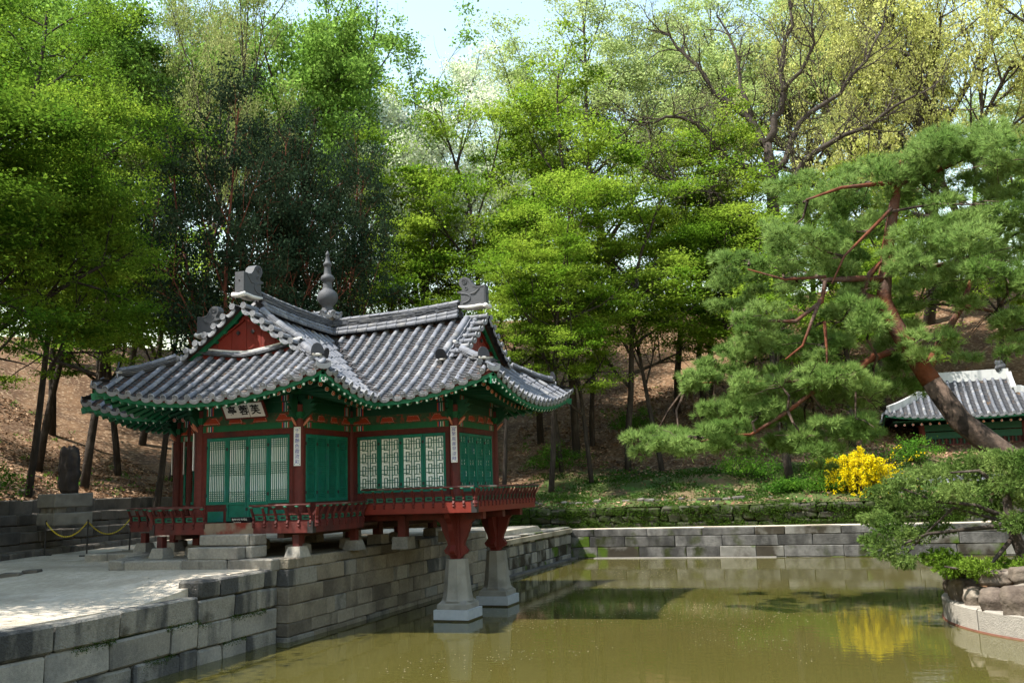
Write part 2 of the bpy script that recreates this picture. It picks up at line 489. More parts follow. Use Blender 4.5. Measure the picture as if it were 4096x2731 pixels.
# ridges --------------------------------------------------------------------
def stack(path, nlay, halfw, z0, tube_scale, name, th=.03, base_rows=0, end_plate=False, jit=1.0):
    """ridge of stacked flat tiles with half-round tiles on top; path from high to low"""
    P = path
    seg = [(P[i + 1] - P[i]).length for i in range(len(P) - 1)]; tot = sum(seg)
    def at(d):
        d = max(0, min(d, tot - 1e-4))
        for i, g in enumerate(seg):
            if d <= g or i == len(seg) - 1: return P[i] + (P[i + 1] - P[i]) * (d / g)
            d -= g
    UP = Vector((0, 0, 1))
    def fr(d0, d1, off, zz):
        p0, p1 = at(d0), at(d1); y = (p1 - p0).normalized(); x = y.cross(UP).normalized(); z = x.cross(y)
        return frame(p0 + x * off + z * zz, x, y, z), (p1 - p0).length
    core = MB(); core.mi = 0
    nn = max(4, int(tot / .25))
    for i in range(nn):
        M, ln = fr(tot * i / nn, tot * (i + 1) / nn, 0, 0)
        core.box((0, ln / 2, (z0 + nlay * th) / 2), (halfw * 1.35, ln * 1.02, z0 + nlay * th - .01), M)
    R = core.build(name, m_tile_dark, PAV)  # core coloured near black as shade in the gaps between courses
    for k in range(nlay):
        lay = MB(); d = -rnd.uniform(0, .15)
        while d < tot:
            d0, d1 = max(d, 0), min(d + .33, tot)
            if d1 - d0 > .03:
                M, ln = fr(d0, d1, rnd.uniform(-.008, .008) * jit, z0 + k * th + rnd.uniform(-.004, .004) * jit)
                lay.box((0, ln / 2, th * .3), (halfw * 2 + .03 + rnd.uniform(-.025, .025) * jit, ln * 1.0, th * .5), M)
            d += .33
        lay.build('ridge_course', m_tile, R)
    def tubes(off, zz, roll, sc):
        d = 0.0
        while d < tot - .06:
            M, ln = fr(d, min(d + .3, tot), off, zz)
            M = M @ Matrix.Rotation(roll, 4, 'Y') @ Matrix.Diagonal((sc, min(1, ln / .3), sc, 1))
            add('ridge_tile', me_cover, R, M)
            d += .29
    tubes(0, z0 + nlay * th - .01, 0, tube_scale)
    if base_rows >= 1:
        for sg in (-1, 1): tubes(sg * (halfw + .045), .02, sg * .6, 1.15)
    if base_rows >= 2:
        for sg in (-1, 1): tubes(sg * (halfw + .0), .125, sg * .6, 1.15)
    if end_plate:
        M, ln = fr(tot - .05, tot, 0, z0 + nlay * th)
        M = M @ Matrix.Translation((0, ln, 0))
        pl = MB(); h = tube_scale * .5
        prof = [(-.12 * h * 2, -.03)] + [(.12 * h * 2 * -math.cos(math.pi * k / 10), .17 * h * 2 * math.sin(math.pi * k / 10)) for k in range(11)] + [(.12 * h * 2, -.03)]
        pl.prism(prof, (0, .035, 0), (1, 0, 0), (0, -.25, 1), (0, 1, 0), .03)
        pl.build('end_tile', m_tile_dark, R, M)
        lp = MB(); lp.lathe((0, 0, 0), [(.01, -.055), (.09, -.045), (.11, 0), (.075, .03), (.01, .045)], 10)
        lp.build('plaster_lump', m_plaster, R, M @ Matrix.Translation((0, -.01, -.045)) @ Matrix.Diagonal((1, .8, .9, 1)))
        sd = MB()
        for sg in (-1, 1): add('tile_end_disc', me_disc, R, M @ Matrix.Translation((sg * .10, .03, -.15)) @ Matrix.Rotation(math.pi, 4, 'Z'))
    return R
def ridge_z(a, s): return 7.17 + .20 * (s / a.sv) ** 2.4
for a in ARMS:
    lng = a.sv - .62 if a.name != 'east' else a.sv - .9
    path = [C0 + a.e * s + Vector((0, 0, ridge_z(a, s))) for s in lin(lng, .1, 12)]
    stack(path, 6, .135, .22, 1.15, 'main_ridge', .032, 2)
    for sg in (-1, 1):
        path = [LAT(a, sg, a.sv - .30, RA - t, .0) for t in lin(.22, 1.85, 10)]
        stack(path, 4, .105, .05, 1.2, 'verge_ridge', .033, 0, True, 1.3)
        path = [LAT(a, sg, a.E - q, q, .0) for q in lin(1.3, .42, 8)]
        path[-1].z += .05; path[-2].z += .015
        stack(path, 3, .095, .06, 1.15, 'hip_ridge', .034, 0, True, 1.3)
        # corner tiles below the end of the hip
        d = (a.e + a.l * sg).normalized(); x = d.cross(Vector((0, 0, 1)))
        p = LAT(a, sg, a.E - .02, .02, .03); y = (LAT(a, sg, a.E - .3, .3, .03) - p).normalized(); z = x.cross(y)
        if z.z < 0: x = -x; z = x.cross(y)
        M = frame(p, x, y, z)
        add('drip_tile', me_drip, ROOF, M @ Matrix.Rotation(-.25, 4, 'X') @ Matrix.Diagonal((1.15, 1, 1.1, 1)))
        for k in range(3): add('pan_tile', me_pan, ROOF, M @ Matrix.Translation((0, .11 * k, 0)))
    # gable wall: planks, battens, studs, barge boards
    zb = END(a, 0, 1.75).z + .1
    def under(t): return LAT(a, 1, a.sg, RA - abs(t)).z - .10
    n = 8
    for i in range(n):
        t0_, t1_ = -1.6 + 3.2 * i / n + .006, -1.6 + 3.2 * (i + 1) / n - .006
        pl = MB(); w0 = C0 + a.e * (a.sg + .16)
        tops = [(t, max(under(t), zb - .28)) for t in ((t0_, (t0_ + t1_) / 2, t1_) if t0_ * t1_ > -.01 else (t0_, 0, t1_))]
        pl.prism([(t0_, zb - .3), (t1_, zb - .3)] + [(t, z) for t, z in reversed(tops)], w0, a.l, Vector((0, 0, 1)), a.e, .04)
        pl.build('gable_plank', m_redbeam, PAV)
    for sg in (-1, 1):
        bt = MB()
        bt.beam(C0 + a.e * (a.sg + .195) + a.l * (sg * 1.35) + Vector((0, 0, zb - .05)), C0 + a.e * (a.sg + .195) + a.l * (sg * .04) + Vector((0, 0, zb + .72)), .03, .09, a.e)
        bt.build('gable_batten', m_redbeam, PAV)
        for t, h in ((1.05, .28), (.75, .46), (.42, .66), (.2, .48)):
            st = MB(); o = C0 + a.e * (a.sg + .225) + a.l * (sg * t) + Vector((0, 0, zb + h - .05))
            st.prism([(-.055, 0), (0, -.055), (.055, 0), (0, .055)], o, a.l, Vector((0, 0, 1)), a.e, .03)
            st.build('iron_stud', m_iron, PAV)
        br = MB()
        for i in range(10):
            ta, tb = 1.85 * i / 10, 1.85 * (i + 1) / 10
            br.beam(LAT(a, sg, a.sv - .08, RA - ta, -.045), LAT(a, sg, a.sv - .08, RA - tb, -.045), .04, .13, Vector((0, 0, 1)))
        br.build('barge_board', m_green, PAV)
        for i in range(6):
            t = .25 + i * .27
            rf = MB(); p = LAT(a, sg, a.sv - .04, RA - t, -.12)
            rf.mi = 0; rf.beam(p - a.e * .3, p, .07, .06, (LAT(a, sg, a.sv, RA - t + .1) - LAT(a, sg, a.sv, RA - t)).cross(a.e).normalized())
            rf.build('gable_rafter', m_green, PAV)
    # small curved ridge with plaster at the foot of the gable
    path = [C0 + a.e * (a.sg + .22) + a.l * t + Vector((0, 0, END(a, t, 1.62).z + .02 + .05 * (t / 1.5) ** 2)) for t in lin(-1.5, 1.5, 15)]
    stack(path, 2, .07, .03, .85, 'gable_foot_ridge', .028, 0)
    pb = MB()
    for i in range(14): pb.beam(path[i] - a.e * .04 + Vector((0, 0, .15)), path[i + 1] - a.e * .04 + Vector((0, 0, .15)), .07, .05)
    pb.build('plaster_bead', m_plaster, PAV)

# ridge-end ornaments ---------------------------------------------------------
def ridge_end(a, th=.24):
    z0 = ridge_z(a, a.sv) + .20
    O = C0 + a.e * (a.sv - .73) + Vector((0, 0, z0)); U = a.e; V = Vector((0, 0, 1)); W = a.l
    prof = [(0, 0), (.86, 0), (.86, .66), (.62, .64), (.50, .68), (.42, .78), (.36, .90), (.26, .975), (.13, .985), (.03, .92), (.0, .80), (.05, .69), (.12, .60), (.10, .54), (-.05, .515), (-.04, .47), (.07, .45), (.06, .2)]
    O = O + a.e * .13; U = U * .85; V = V * .79
    b = MB(); b.prism(prof, O, U, V, W, th)
    R = b.build('ridge_end_ornament', m_tile_dark2, PAV)
    # relief on both faces: spiral, rim, eye, jaw, fin
    for sg in (-1, 1):
        r = MB(); Q = O + W * (sg * th / 2)
        sp = [Q + U * (.19 + .11 * (1 - k / 26) * math.cos(k * .55)) + V * (.83 + .11 * (1 - k / 26) * math.sin(k * .55)) + W * (sg * .006) for k in range(24)]
        r.tube(sp, .014, 5)
        jaw = [Q + U * (.07 + .30 * math.sin(k * .33) ) + V * (.28 + .16 * math.cos(k * .33)) for k in range(10)]
        r.tube(jaw, .02, 5)
        r.tube([Q + U * (.24 + .05 * math.cos(k * .7)) + V * (.60 + .05 * math.sin(k * .7)) for k in range(10)], .014, 5)
        for k in range(3): r.tube([Q + U * (.38 + .0) + V * .40, Q + U * (.52 + .02 * k) + V * (.40 + .03 * k), Q + U * (.62 + .03 * k) + V * (.52 + .02 * k), Q + U * (.68) + V * (.62)], [.02, .018, .014, .005], 5)
        r.tube([Q + U * .82 + V * .02, Q + U * .82 + V * .61, Q + U * .62 + V * .595, Q + U * .47 + V * .64, Q + U * .37 + V * .78], .012, 5)
        r.build('ornament_relief', m_tile_dark2, R)
    pb = MB()
    pts = [O + U * u + V * v for u, v in ((-.02, .02), (.2, -.02), (.45, -.03), (.7, .0), (.9, -.04))]
    for sg in (-1, 1): pb.tube([p + W * (sg * (th / 2 - .02)) for p in pts], [.03, .05, .055, .05, .04], 8)
    pb.tube([O + U * .87 + V * -.02 + W * .17, O + U * .89 + V * -.06, O + U * .87 + V * -.02 - W * .17], .06, 8)
    pb.build('plaster_skirt', m_plaster, R, smooth=True)
    hl = MB(); hl.lathe((0, 0, 0), [(.02, 0), (.02, .012)], 8); hl.build('peg_hole', m_black, R, frame(O + U * .855 + V * .4, a.l, Vector((0, 0, 1)), a.e))
m_tile_dark2 = mat('unglazed_ornament', (.058, .06, .066), .7, .05, .15, 5, .25, 30, .3)
for a in ARMS:
    if a.name != 'east': ridge_end(a)

# finial at the crossing
FB = Vector((-4.2, 1.25, 7.70))
b = MB(); b.lathe(FB + Vector((0, 0, .0)), [(r_, z_ * .95) for r_, z_ in [(.20, .10), (.16, .22), (.14, .28), (.17, .34), (.26, .45), (.285, .56), (.26, .68), (.18, .77), (.135, .80), (.13, .84), (.12, .98), (.125, 1.02), (.17, 1.06), (.185, 1.12), (.165, 1.19), (.11, 1.23), (.10, 1.27), (.085, 1.45), (.088, 1.48), (.115, 1.51), (.12, 1.56), (.09, 1.60), (.075, 1.62), (.04, 1.80), (.055, 1.82), (.055, 1.85), (.03, 1.90), (.004, 1.95)]], 24)
FIN = b.build('roof_finial', m_tile_dark2, PAV, smooth=True)
b = MB(); b.lathe(FB, [(.16, -.5), (.17, -.1), (.24, .02), (.16, .16)], 12); b.build('plaster_collar', m_plaster, FIN)
for k in range(8):
    an = 2 * math.pi * (k + .2) / 8; d = Vector((math.cos(an), math.sin(an), 0)); y = (-d + Vector((0, 0, .35))).normalized(); x = y.cross(Vector((0, 0, 1))).normalized(); z = x.cross(y)
    M = frame(FB + d * .36 + Vector((0, 0, .03)), x, y, z)
    add('cover_tile', me_cover, FIN, M @ Matrix.Diagonal((1, .8, 1, 1))); add('tile_end_disc', me_disc, FIN, M @ Matrix.Translation((0, 0, .03)))
    an += math.pi / 8; d = Vector((math.cos(an), math.sin(an), 0)); y = (-d + Vector((0, 0, .4))).normalized(); x = y.cross(Vector((0, 0, 1))).normalized(); z = x.cross(y)
    add('drip_tile', me_drip, FIN, frame(FB + d * .33 + Vector((0, 0, .0)), x, y, z)); add('pan_tile', me_pan, FIN, frame(FB + d * .32, x, y, z))

# eaves: fascia, flying rafters, rafters, soffit ----------------------------
def sweep(mb, path, prof, inward=None):
    i0 = len(mb.v); n = len(prof)
    for j, p in enumerate(path):
        t = (path[min(j + 1, len(path) - 1)] - path[max(j - 1, 0)]); t.z = 0; t.normalize()
        sd = inward if inward is not None else t.cross(Vector((0, 0, 1)))
        for u, v in prof: mb.v.append(p + sd * u + Vector((0, 0, v)))
    for j in range(len(path) - 1):
        for k in range(n): mb.face([i0 + j * n + k, i0 + j * n + (k + 1) % n, i0 + (j + 1) * n + (k + 1) % n, i0 + (j + 1) * n + k])
    mb.face([i0 + k for k in range(n)]); mb.face([i0 + (len(path) - 1) * n + k for k in reversed(range(n))])
def rect(u0, u1, v0, v1): return [(u0, v0), (u1, v0), (u1, v1), (u0, v1)]
# shared rafter meshes: y from 0 (outer end) to 1 (scaled)
def flower(b, r, petals, mi_p, mi_c, y):
    b.mi = mi_p
    for k in range(petals):
        an = 2 * math.pi * k / petals; c = Vector((math.cos(an) * r * .62, y, math.sin(an) * r * .62))
        b.poly([c + Vector((math.cos(q * math.pi / 3) * r * .36, 0, math.sin(q * math.pi / 3) * r * .36)) for q in range(6)])
    b.mi = mi_c; b.poly([Vector((math.cos(q * math.pi / 3) * r * .28, y - .002, math.sin(q * math.pi / 3) * r * .28)) for q in range(6)])
b = MB(); b.box((0, .5, 0), (.062, 1, .075)); flower(b, .026, 6, 1, 1, -.006); me_fly = b.mesh('flying_rafter', [m_green, m_white])
b = MB(); b.tube([(0, 0, 0), (0, 1, 0)], .048, 8)
b.mi = 1; b.poly([Vector((math.cos(q * math.pi / 8) * (.056 if q % 2 else .048), -.004, math.sin(q * math.pi / 8) * (.056 if q % 2 else .048))) for q in range(16)])
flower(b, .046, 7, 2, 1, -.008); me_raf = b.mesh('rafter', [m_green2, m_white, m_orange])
def rafter(p0, p1, me, name):
    y = p1 - p0; ln = y.length; y.normalize(); x = y.cross(Vector((0, 0, 1))).normalized(); z = x.cross(y)
    add(name, me, PAV, frame(p0, x, y, z) @ Matrix.Diagonal((1, ln, 1, 1)))
WZ = 5.26
for a in ARMS:
    sides = []
    for sg in (-1, 1):
        inn = a.l * -sg
        sides.append(([LAT(a, sg, s, .03) for s in lin(RA - .03, a.E - .03, 14)], [LAT(a, sg, s, .62) for s in lin(RA - .62, a.E - .62, 14)], [LAT(a, sg, s, 1.95) for s in lin(RA - 1.95, a.E - 1.95, 14)], inn))
    sides.append(([END(a, t, .03) for t in lin(-RA + .03, RA - .03, 22)], [END(a, t, .62) for t in lin(-RA + .62, RA - .62, 22)], [END(a, t, 1.95) for t in lin(-RA + 1.95, RA - 1.95, 22)], -a.e))
    for outer, inner, wall, inn in sides:
        b = MB(); sweep(b, outer, rect(-.0, .05, -.083, -.015), inn); b.build('tile_batten', m_red, PAV)
        b = MB(); sweep(b, outer, rect(.0, .05, -.175, -.085), inn); sweep(b, outer, rect(-.004, .0, -.115, -.106), inn); b.build('eave_fascia', m_green, PAV)
        b = MB(); sweep(b, inner, rect(.0, .06, -.355, -.27), inn); b.build('eave_fascia', m_green, PAV)
        b = MB(); sweep(b, inner, rect(-.008, -.002, -.36, -.345), inn); b.build('white_edge_line', m_mint, PAV)
        b = MB(); i0 = 0; n = len(outer)
        for j in range(n):
            b.v += [outer[j] + Vector((0, 0, -.165)), inner[j] + Vector((0, 0, -.225)), inner[j] + Vector((0, 0, -.345)), Vector((wall[j].x, wall[j].y, WZ + .12))]
        for j in range(n - 1):
            b.face([4 * j, 4 * j + 1, 4 * j + 5, 4 * j + 4]); b.face([4 * j + 2, 4 * j + 3, 4 * j + 7, 4 * j + 6])
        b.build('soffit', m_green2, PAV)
    def fan(v, lo, hi, reach): return max(lo, min(hi, v))
    for sg in (-1, 1):
        s = RA + .02
        while s < a.E - .1:
            si = s - max(0, s - (a.E - 2.1)) * .36
            rafter(LAT(a, sg, s, .035, -.215), LAT(a, sg, min(si, a.E - .64), .64, -.26), me_fly, 'flying_rafter'); s += .235
        s = RA - .5
        while s < a.E - .62:
            p1 = C0 + a.e * fan(s, 0, a.E - OV - .05, 0) + a.l * (sg * (RA - 1.9)) + Vector((0, 0, WZ + .04))
            rafter(LAT(a, sg, s, .52, -.405), p1, me_raf, 'rafter'); s += .262
        d = (a.e + a.l * sg).normalized()
        b = MB(); p0 = C0 + a.e * (a.E - 1.95) + a.l * (sg * (RA - 1.95)) + Vector((0, 0, 5.28)); pm = LAT(a, sg, a.E - .75, .75, -.42); p2 = LAT(a, sg, a.E - .02, .02, -.27)
        b.beam(p0, pm + (pm - p0) * .08, .15, .2)
        CB = b.build('corner_beam', m_green, PAV)
        b = MB(); b.beam(LAT(a, sg, a.E - .95, .95, -.38), p2, .12, .15); b.mi = 1
        x = d.cross(Vector((0, 0, 1)))
        for k in range(7):
            an = 2 * math.pi * k / 7; c = p2 + d * .006 + x * math.cos(an) * .04 + Vector((0, 0, math.sin(an) * .055))
            b.poly([c + x * math.cos(q * math.pi / 3) * .016 + Vector((0, 0, math.sin(q * math.pi / 3) * .022)) for q in range(6)])
        b.build('corner_beam_tip', [m_green, m_white], CB)
    t = -RA + .12
    while t < RA - .1:
        ti = t - math.copysign(max(0, abs(t) - 1.05) * .36, t)
        rafter(END(a, t, .035, -.215), END(a, math.copysign(min(abs(ti), RA - .64), t), .64, -.26), me_fly, 'flying_rafter'); t += .235
    t = -RA + .66
    while t < RA - .62:
        p1 = C0 + a.e * (a.E - 1.9) + a.l * max(-1.25, min(1.25, t)) + Vector((0, 0, WZ + .04))
        rafter(END(a, t, .52, -.405), p1, me_raf, 'rafter'); t += .262
    # valley beam
for ex in (-1, 1):
    for ey in (-1, 1):
        b = MB(); p0 = C0 + Vector((ex * 1.25, ey * 1.25, 5.25)); p1 = C0 + Vector((ex * 2.6, ey * 2.6, 4.93))
        b.beam(p0, p1, .13, .16); b.build('valley_beam', m_green2, PAV)
# ------------------------------------------------------------------ pavilion walls, doors, decks
Z = Vector((0, 0, 1))
def column(x, y, z0, z1, r=.125, name='column'):
    b = MB(); b.tube([(x, y, z0), (x, y, z1)], r, 14); return b.build(name, m_red, PAV, smooth=False)
COLS = [(XA, YW), (XC, YW), (XC, YN), (XE, YN), (XE, YF), (XC, YF), (XC, YE), (XA, YE), (XA, YF), (XS, YF), (XS, YN), (XA, YN)]
for x, y in COLS: column(x, y, 2.12, 4.95)
column(-7.62, YN + .02, 2.12, 4.9, .1)

def lattice_bars(kind, w, h):
    """list of (u0,v0,u1,v1) bars inside a leaf opening w x h"""
    B = []
    if kind == 'band':
        n = 9
        for i in range(1, n): B.append((w * i / n, 0, w * i / n, h))
        for c, k, sp in ((.92, 4, .034), (.52, 6, .034), (.09, 5, .034)):
            for j in range(k): B.append((0, h * (c + (j - (k - 1) / 2) * sp), w, h * (c + (j - (k - 1) / 2) * sp)))
    elif kind == 'fine':
        n = 7
        for i in range(1, n): B.append((w * i / n, 0, w * i / n, h))
        for c, k, sp in ((.90, 5, .036), (.50, 6, .036), (.10, 5, .036)):
            for j in range(k): B.append((0, h * (c + (j - (k - 1) / 2) * sp), w, h * (c + (j - (k - 1) / 2) * sp)))
    elif kind == 'maze':
        for u in (.46, .60): B.append((w * u, 0, w * u, h))
        un = 4
        for k in range(un):
            v0 = h * k / un; d = h / un
            for u0, u1 in ((.0, 1.0),): B.append((w * u0, v0 + d * .03 + d * .5, w * u1, v0 + d * .5 + d * .03))
            for a0, a1 in ((.16, .32), (.74, .90)):
                up = .58
                B += [(w * a0, v0 + d * .12, w * a0, v0 + d * .88), (w * a1, v0 + d * .22, w * a1, v0 + d * .88), (w * a0, v0 + d * .88, w * a1, v0 + d * .88)]
                B += [(w * (0 if a0 < .5 else a1), v0 + d * .22, w * (a1 if a0 < .5 else 1), v0 + d * .22)]
            B += [(w * .16, v0 + d * .12, w * .46, v0 + d * .12), (w * .60, v0 + d * .12, w * .90, v0 + d * .12), (w * .32, v0 + d * .72, w * .74, v0 + d * .72)]
    elif kind == 'block':
        for u in (.2, .4, .6, .8): B.append((w * u, 0, w * u, h))
        for k in range(1, 18): B.append((0, h * k / 18, w, h * k / 18))
    return B

def leaf(O, U, Nn, w, h, kind, panel=0.0, st=.055):
    """one door leaf: O lower-left corner, U along, Nn outward normal"""
    O, U, Nn = Vector(O), Vector(U), Vector(Nn)
    M = frame(O, U, -Nn, Z)
    b = MB()
    b.box((st / 2, 0, h / 2), (st, .05, h)); b.box((w - st / 2, 0, h / 2), (st, .05, h))
    b.box((w / 2, .001, h - st * .7), (w - 2 * st, .046, st * 1.4)); b.box((w / 2, .001, st * .7), (w - 2 * st, .046, st * 1.4))
    z0 = st * 1.4
    if panel:
        b.box((w / 2, .012, panel / 2), (w - 2 * st, .02, panel)); b.box((w / 2, .001, panel), (w - 2 * st, .046, st * 1.2)); z0 = panel + st * .6
    L = b.build('door_leaf', m_door, PAV, M)
    iw, ih = w - 2 * st, h - st * 1.4 - z0
    W = lambda m: M @ m
    p = MB(); p.box((w / 2, .022, z0 + ih / 2), (iw, .006, ih)); p.build('paper', m_paper if kind != 'fine' else m_greenpaper, L, M)
    lt = MB(); t = .012 if kind in ('band', 'fine') else .016
    for u0, v0, u1, v1 in lattice_bars(kind, iw, ih):
        lt.box((st + (u0 + u1) / 2, .008, z0 + (v0 + v1) / 2), (abs(u1 - u0) + t, .022, abs(v1 - v0) + t))
    if kind == 'block':                                   # solid fields leave only small white slots
        for k in range(18):
            for c in range(5):
                g = (k % 4 in (0, 1)) and ((k // 4) % 2 == 0 and c in (1, 3) or (k // 4) % 2 == 1 and c in (0, 4))
                if not g: lt.box((st + iw * (c + .5) / 5, .014, z0 + ih * (k + .5) / 18), (iw / 5, .008, ih / 18))
    lt.build('lattice', m_door, L, M)
    for v in (.14, .86):
        hg = MB(); hg.box((.0, -.032, h * v), (.05, .014, .07)); hg.build('hinge', m_iron, L, M)
    return L
m_greenpaper = mat('green_boarded_backing', (.012, .13, .09), .7, .05, .1, 4)

def bay(p0, p1, Nn, kind, zb, zt, floor, n=4, low=0.0, door=False):
    """wall between two columns: sill, head, leaves and frieze"""
    p0, p1, Nn = Vector((*p0, 0)), Vector((*p1, 0)), Vector((*Nn, 0))
    U = (p1 - p0).normalized(); ln = (p1 - p0).length; a, c = p0 + U * .11, p1 - U * .11
    def bm(name, m, z0, z1, th, off=0.0, q0=a, q1=c):
        b = MB(); b.beam(q0 + Nn * off + Z * (z0 + z1) / 2, q1 + Nn * off + Z * (z0 + z1) / 2, th, z1 - z0); return b.build(name, m, PAV)
    bm('head_rail', m_red, 4.31, 4.44, .10)
    bm('lintel_beam', m_green, 4.44, 4.58, .13)
    bm('painted_frieze', m_frieze, 4.58, 4.80, .09)
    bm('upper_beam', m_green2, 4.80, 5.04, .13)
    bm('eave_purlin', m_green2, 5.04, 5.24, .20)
    # banded paintwork towards the columns
    for z0, z1, th in ((4.44, 4.58, .13), (4.80, 5.04, .13), (5.04, 5.24, .20)):
        for q0, sg in ((a, 1), (c, -1)):
            for k, (m_, w_) in enumerate(((m_orange2, .035), (m_white, .012), (m_mint, .05), (m_white, .012), (m_bluepaint, .04), (m_orange, .03))):
                o_ = .10 + [0, .037, .051, .103, .117, .159][k]
                b = MB(); p_ = q0 + U * (sg * o_) + Nn * .0 + Z * ((z0 + z1) / 2); b.beam(p_, p_ + U * (sg * w_), th + .006, (z1 - z0) * .86); b.build('paint_band', m_, PAV)
    # cloud fields on the frieze
    wv = [(-.17, 0), (.17, 0), (.12, .10), (-.12, .10)]
    wl = [(-.22, 0), (.22, 0), (.22, .04), (.06, .05), (0, .115), (-.12, .115)]
    k = 4 if ln > 2.2 else 3
    for i in range(k):
        u = ln * (i + .5) / k; pr = wv if 0 < i < k - 1 else (wl if i == k - 1 else [(-x, y) for x, y in wl][::-1])
        sc = min(1, ln / 2.6)
        for ex, m, off, g in ((.075, m_orange, .048, 'frieze_field'), (.045, m_black, .052, 'frieze_outline'), (.03, m_white, .055, 'frieze_line'), (.02, m_orange2, .058, 'frieze_cloud')):
            b = MB(); O = p0 + U * u + Nn * off + Z * 4.635
            cx = sum(x for x, y in pr) / len(pr)
            b.prism([(x * sc * (1 + ex * 1.6), (y - .055) * (1 + ex * 4.5) + .055) for x, y in pr], O, U, Z, Nn, .004)
            b.build(g, m, PAV)
    # jambs
    jb = .10
    for q in (a, c - U * jb):
        b = MB(); b.beam(q + U * jb / 2 + Z * floor, q + U * jb / 2 + Z * 4.31, .09, jb, U.cross(Z).cross(Z) if False else U); b.build('door_jamb', m_red, PAV)
    wtot = ln - .22 - 2 * jb - .01; w = wtot / n; s0 = p0 + U * (.11 + jb + .005)
    for i in range(n):
        mid = door and i in (1, 2)
        b0 = floor + .14 if mid else zb
        L = leaf(s0 + U * (w * i + .004) + Nn * .02 + Z * b0, U, Nn, w - .008, zt - b0, kind, (zb - b0) + .02 if mid else 0)
        if door and not mid:
            b = MB(); b.beam(s0 + U * (w * i) + Z * (floor + (zb - floor) / 2), s0 + U * (w * (i + 1)) + Z * (floor + (zb - floor) / 2), .06, zb - floor - .01); b.build('apron_panel', m_red, PAV)
            b = MB(); b.beam(s0 + U * (w * i + .05) + Nn * .03 + Z * (floor + .25), s0 + U * (w * (i + 1) - .08) + Nn * .03 + Z * (floor + .25), .02, .24); b.build('green_panel', m_door, PAV)
    if not door: bm('apron_board', m_red, floor, zb - .005, .07)
    bm('wall_sill', m_red, floor - .08, floor + .06, .11)
m_bluepaint = mat('blue_paint', (.02, .05, .16), .6, .1, .15, 14)
m_frieze = mat('painted_frieze_ground', (.035, .075, .04), .6, .05, .3, 12, 0, 1, .2, c2=(.18, .05, .03), c2scale=9, c2lo=.5, c2hi=.6)
m_orange2 = mat('brick_red_paint', (.30, .04, .014), .6, .05, .1, 8)
LD, UD = 2.26, 2.53
bay((XA, YW), (XC, YW), (0, -1), 'band', 2.78, 4.30, LD, 4, 0, True)
bay((XC, YW), (XC, YN), (1, 0), 'fine', 2.78, 4.30, LD)
bay((XC, YN), (XE, YN), (0, -1), 'maze', 2.93, 4.30, UD)
bay((XE, YN), (XE, YF), (1, 0), 'block', 2.90, 4.30, UD)
bay((XE, YF), (XC, YF), (0, 1), 'maze', 2.93, 4.30, UD)
bay((XC, YF), (XC, YE), (1, 0), 'fine', 2.78, 4.30, LD)
bay((XC, YE), (XA, YE), (0, 1), 'band', 2.78, 4.30, LD, 4)
bay((XA, YE), (XA, YF), (-1, 0), 'fine', 2.78, 4.30, LD)
bay((XA, YF), (XS, YF), (0, 1), 'band', 2.78, 4.30, LD)
bay((XS, YF), (XS, YN), (-1, 0), 'band', 2.78, 4.30, LD)
bay((XS, YN), (XA, YN), (0, -1), 'fine', 2.78, 4.30, LD)
bay((XA, YN), (XA, YW), (-1, 0), 'fine', 2.78, 4.30, LD)

# carved brackets at the column heads
wing = [(.10, -.02), (.22, .06), (.36, .20), (.44, .22), (.34, .26), (.46, .36), (.30, .36), (.40, .46), (.10, .46)]
arm_c = [(.11, -.14), (.15, -.12), (.26, -.02), (.30, .05), (.25, .03), (.15, -.06)]
for x, y in COLS:
    dirs = [(1, 0), (-1, 0), (0, 1), (0, -1)]
    b = MB(); c = MB()
    for dx, dy in dirs:
        U = Vector((dx, dy, 0)); W = Vector((-dy, dx, 0))
        b.prism(wing, (x, y, 4.60), U, Z, W, .07)
    BR = b.build('bracket', m_green2, PAV)
    for dx, dy in dirs:
        c = MB(); c.prism(arm_c, (x, y, 4.60), Vector((dx, dy, 0)), Z, Vector((-dy, dx, 0)), .03); c.build('bracket_curl', m_pink, BR)
    d = MB(); d.box((x, y, 4.73), (.32, .32, .10)); d.box((x, y, 4.66), (.26, .26, .05)); d.build('bearing_block', m_green, BR)

# decks, fascia beams, railings ------------------------------------------------
def deck(name, x0, x1, y0, y1, z, m):
    n = max(2, int((y1 - y0) / .3))
    for i in range(n):
        b = MB(); b.box(((x0 + x1) / 2, y0 + (y1 - y0) * (i + .5) / n, z - .03), (x1 - x0, (y1 - y0) / n - .008, .06)); b.build(name, m, PAV)
deck('floor_board', -6.08, -2.03, -3.04, -.06, LD - .01, m_under)
deck('floor_board', -8.6, -2.80, .0, 3.4, LD - .02, m_under)
deck('floor_board', -2.72, .80, -.76, 3.36, UD - .01, m_redbeam)
deck('floor_board', -6.08, -2.03, 3.44, 5.5, LD - .01, m_under)

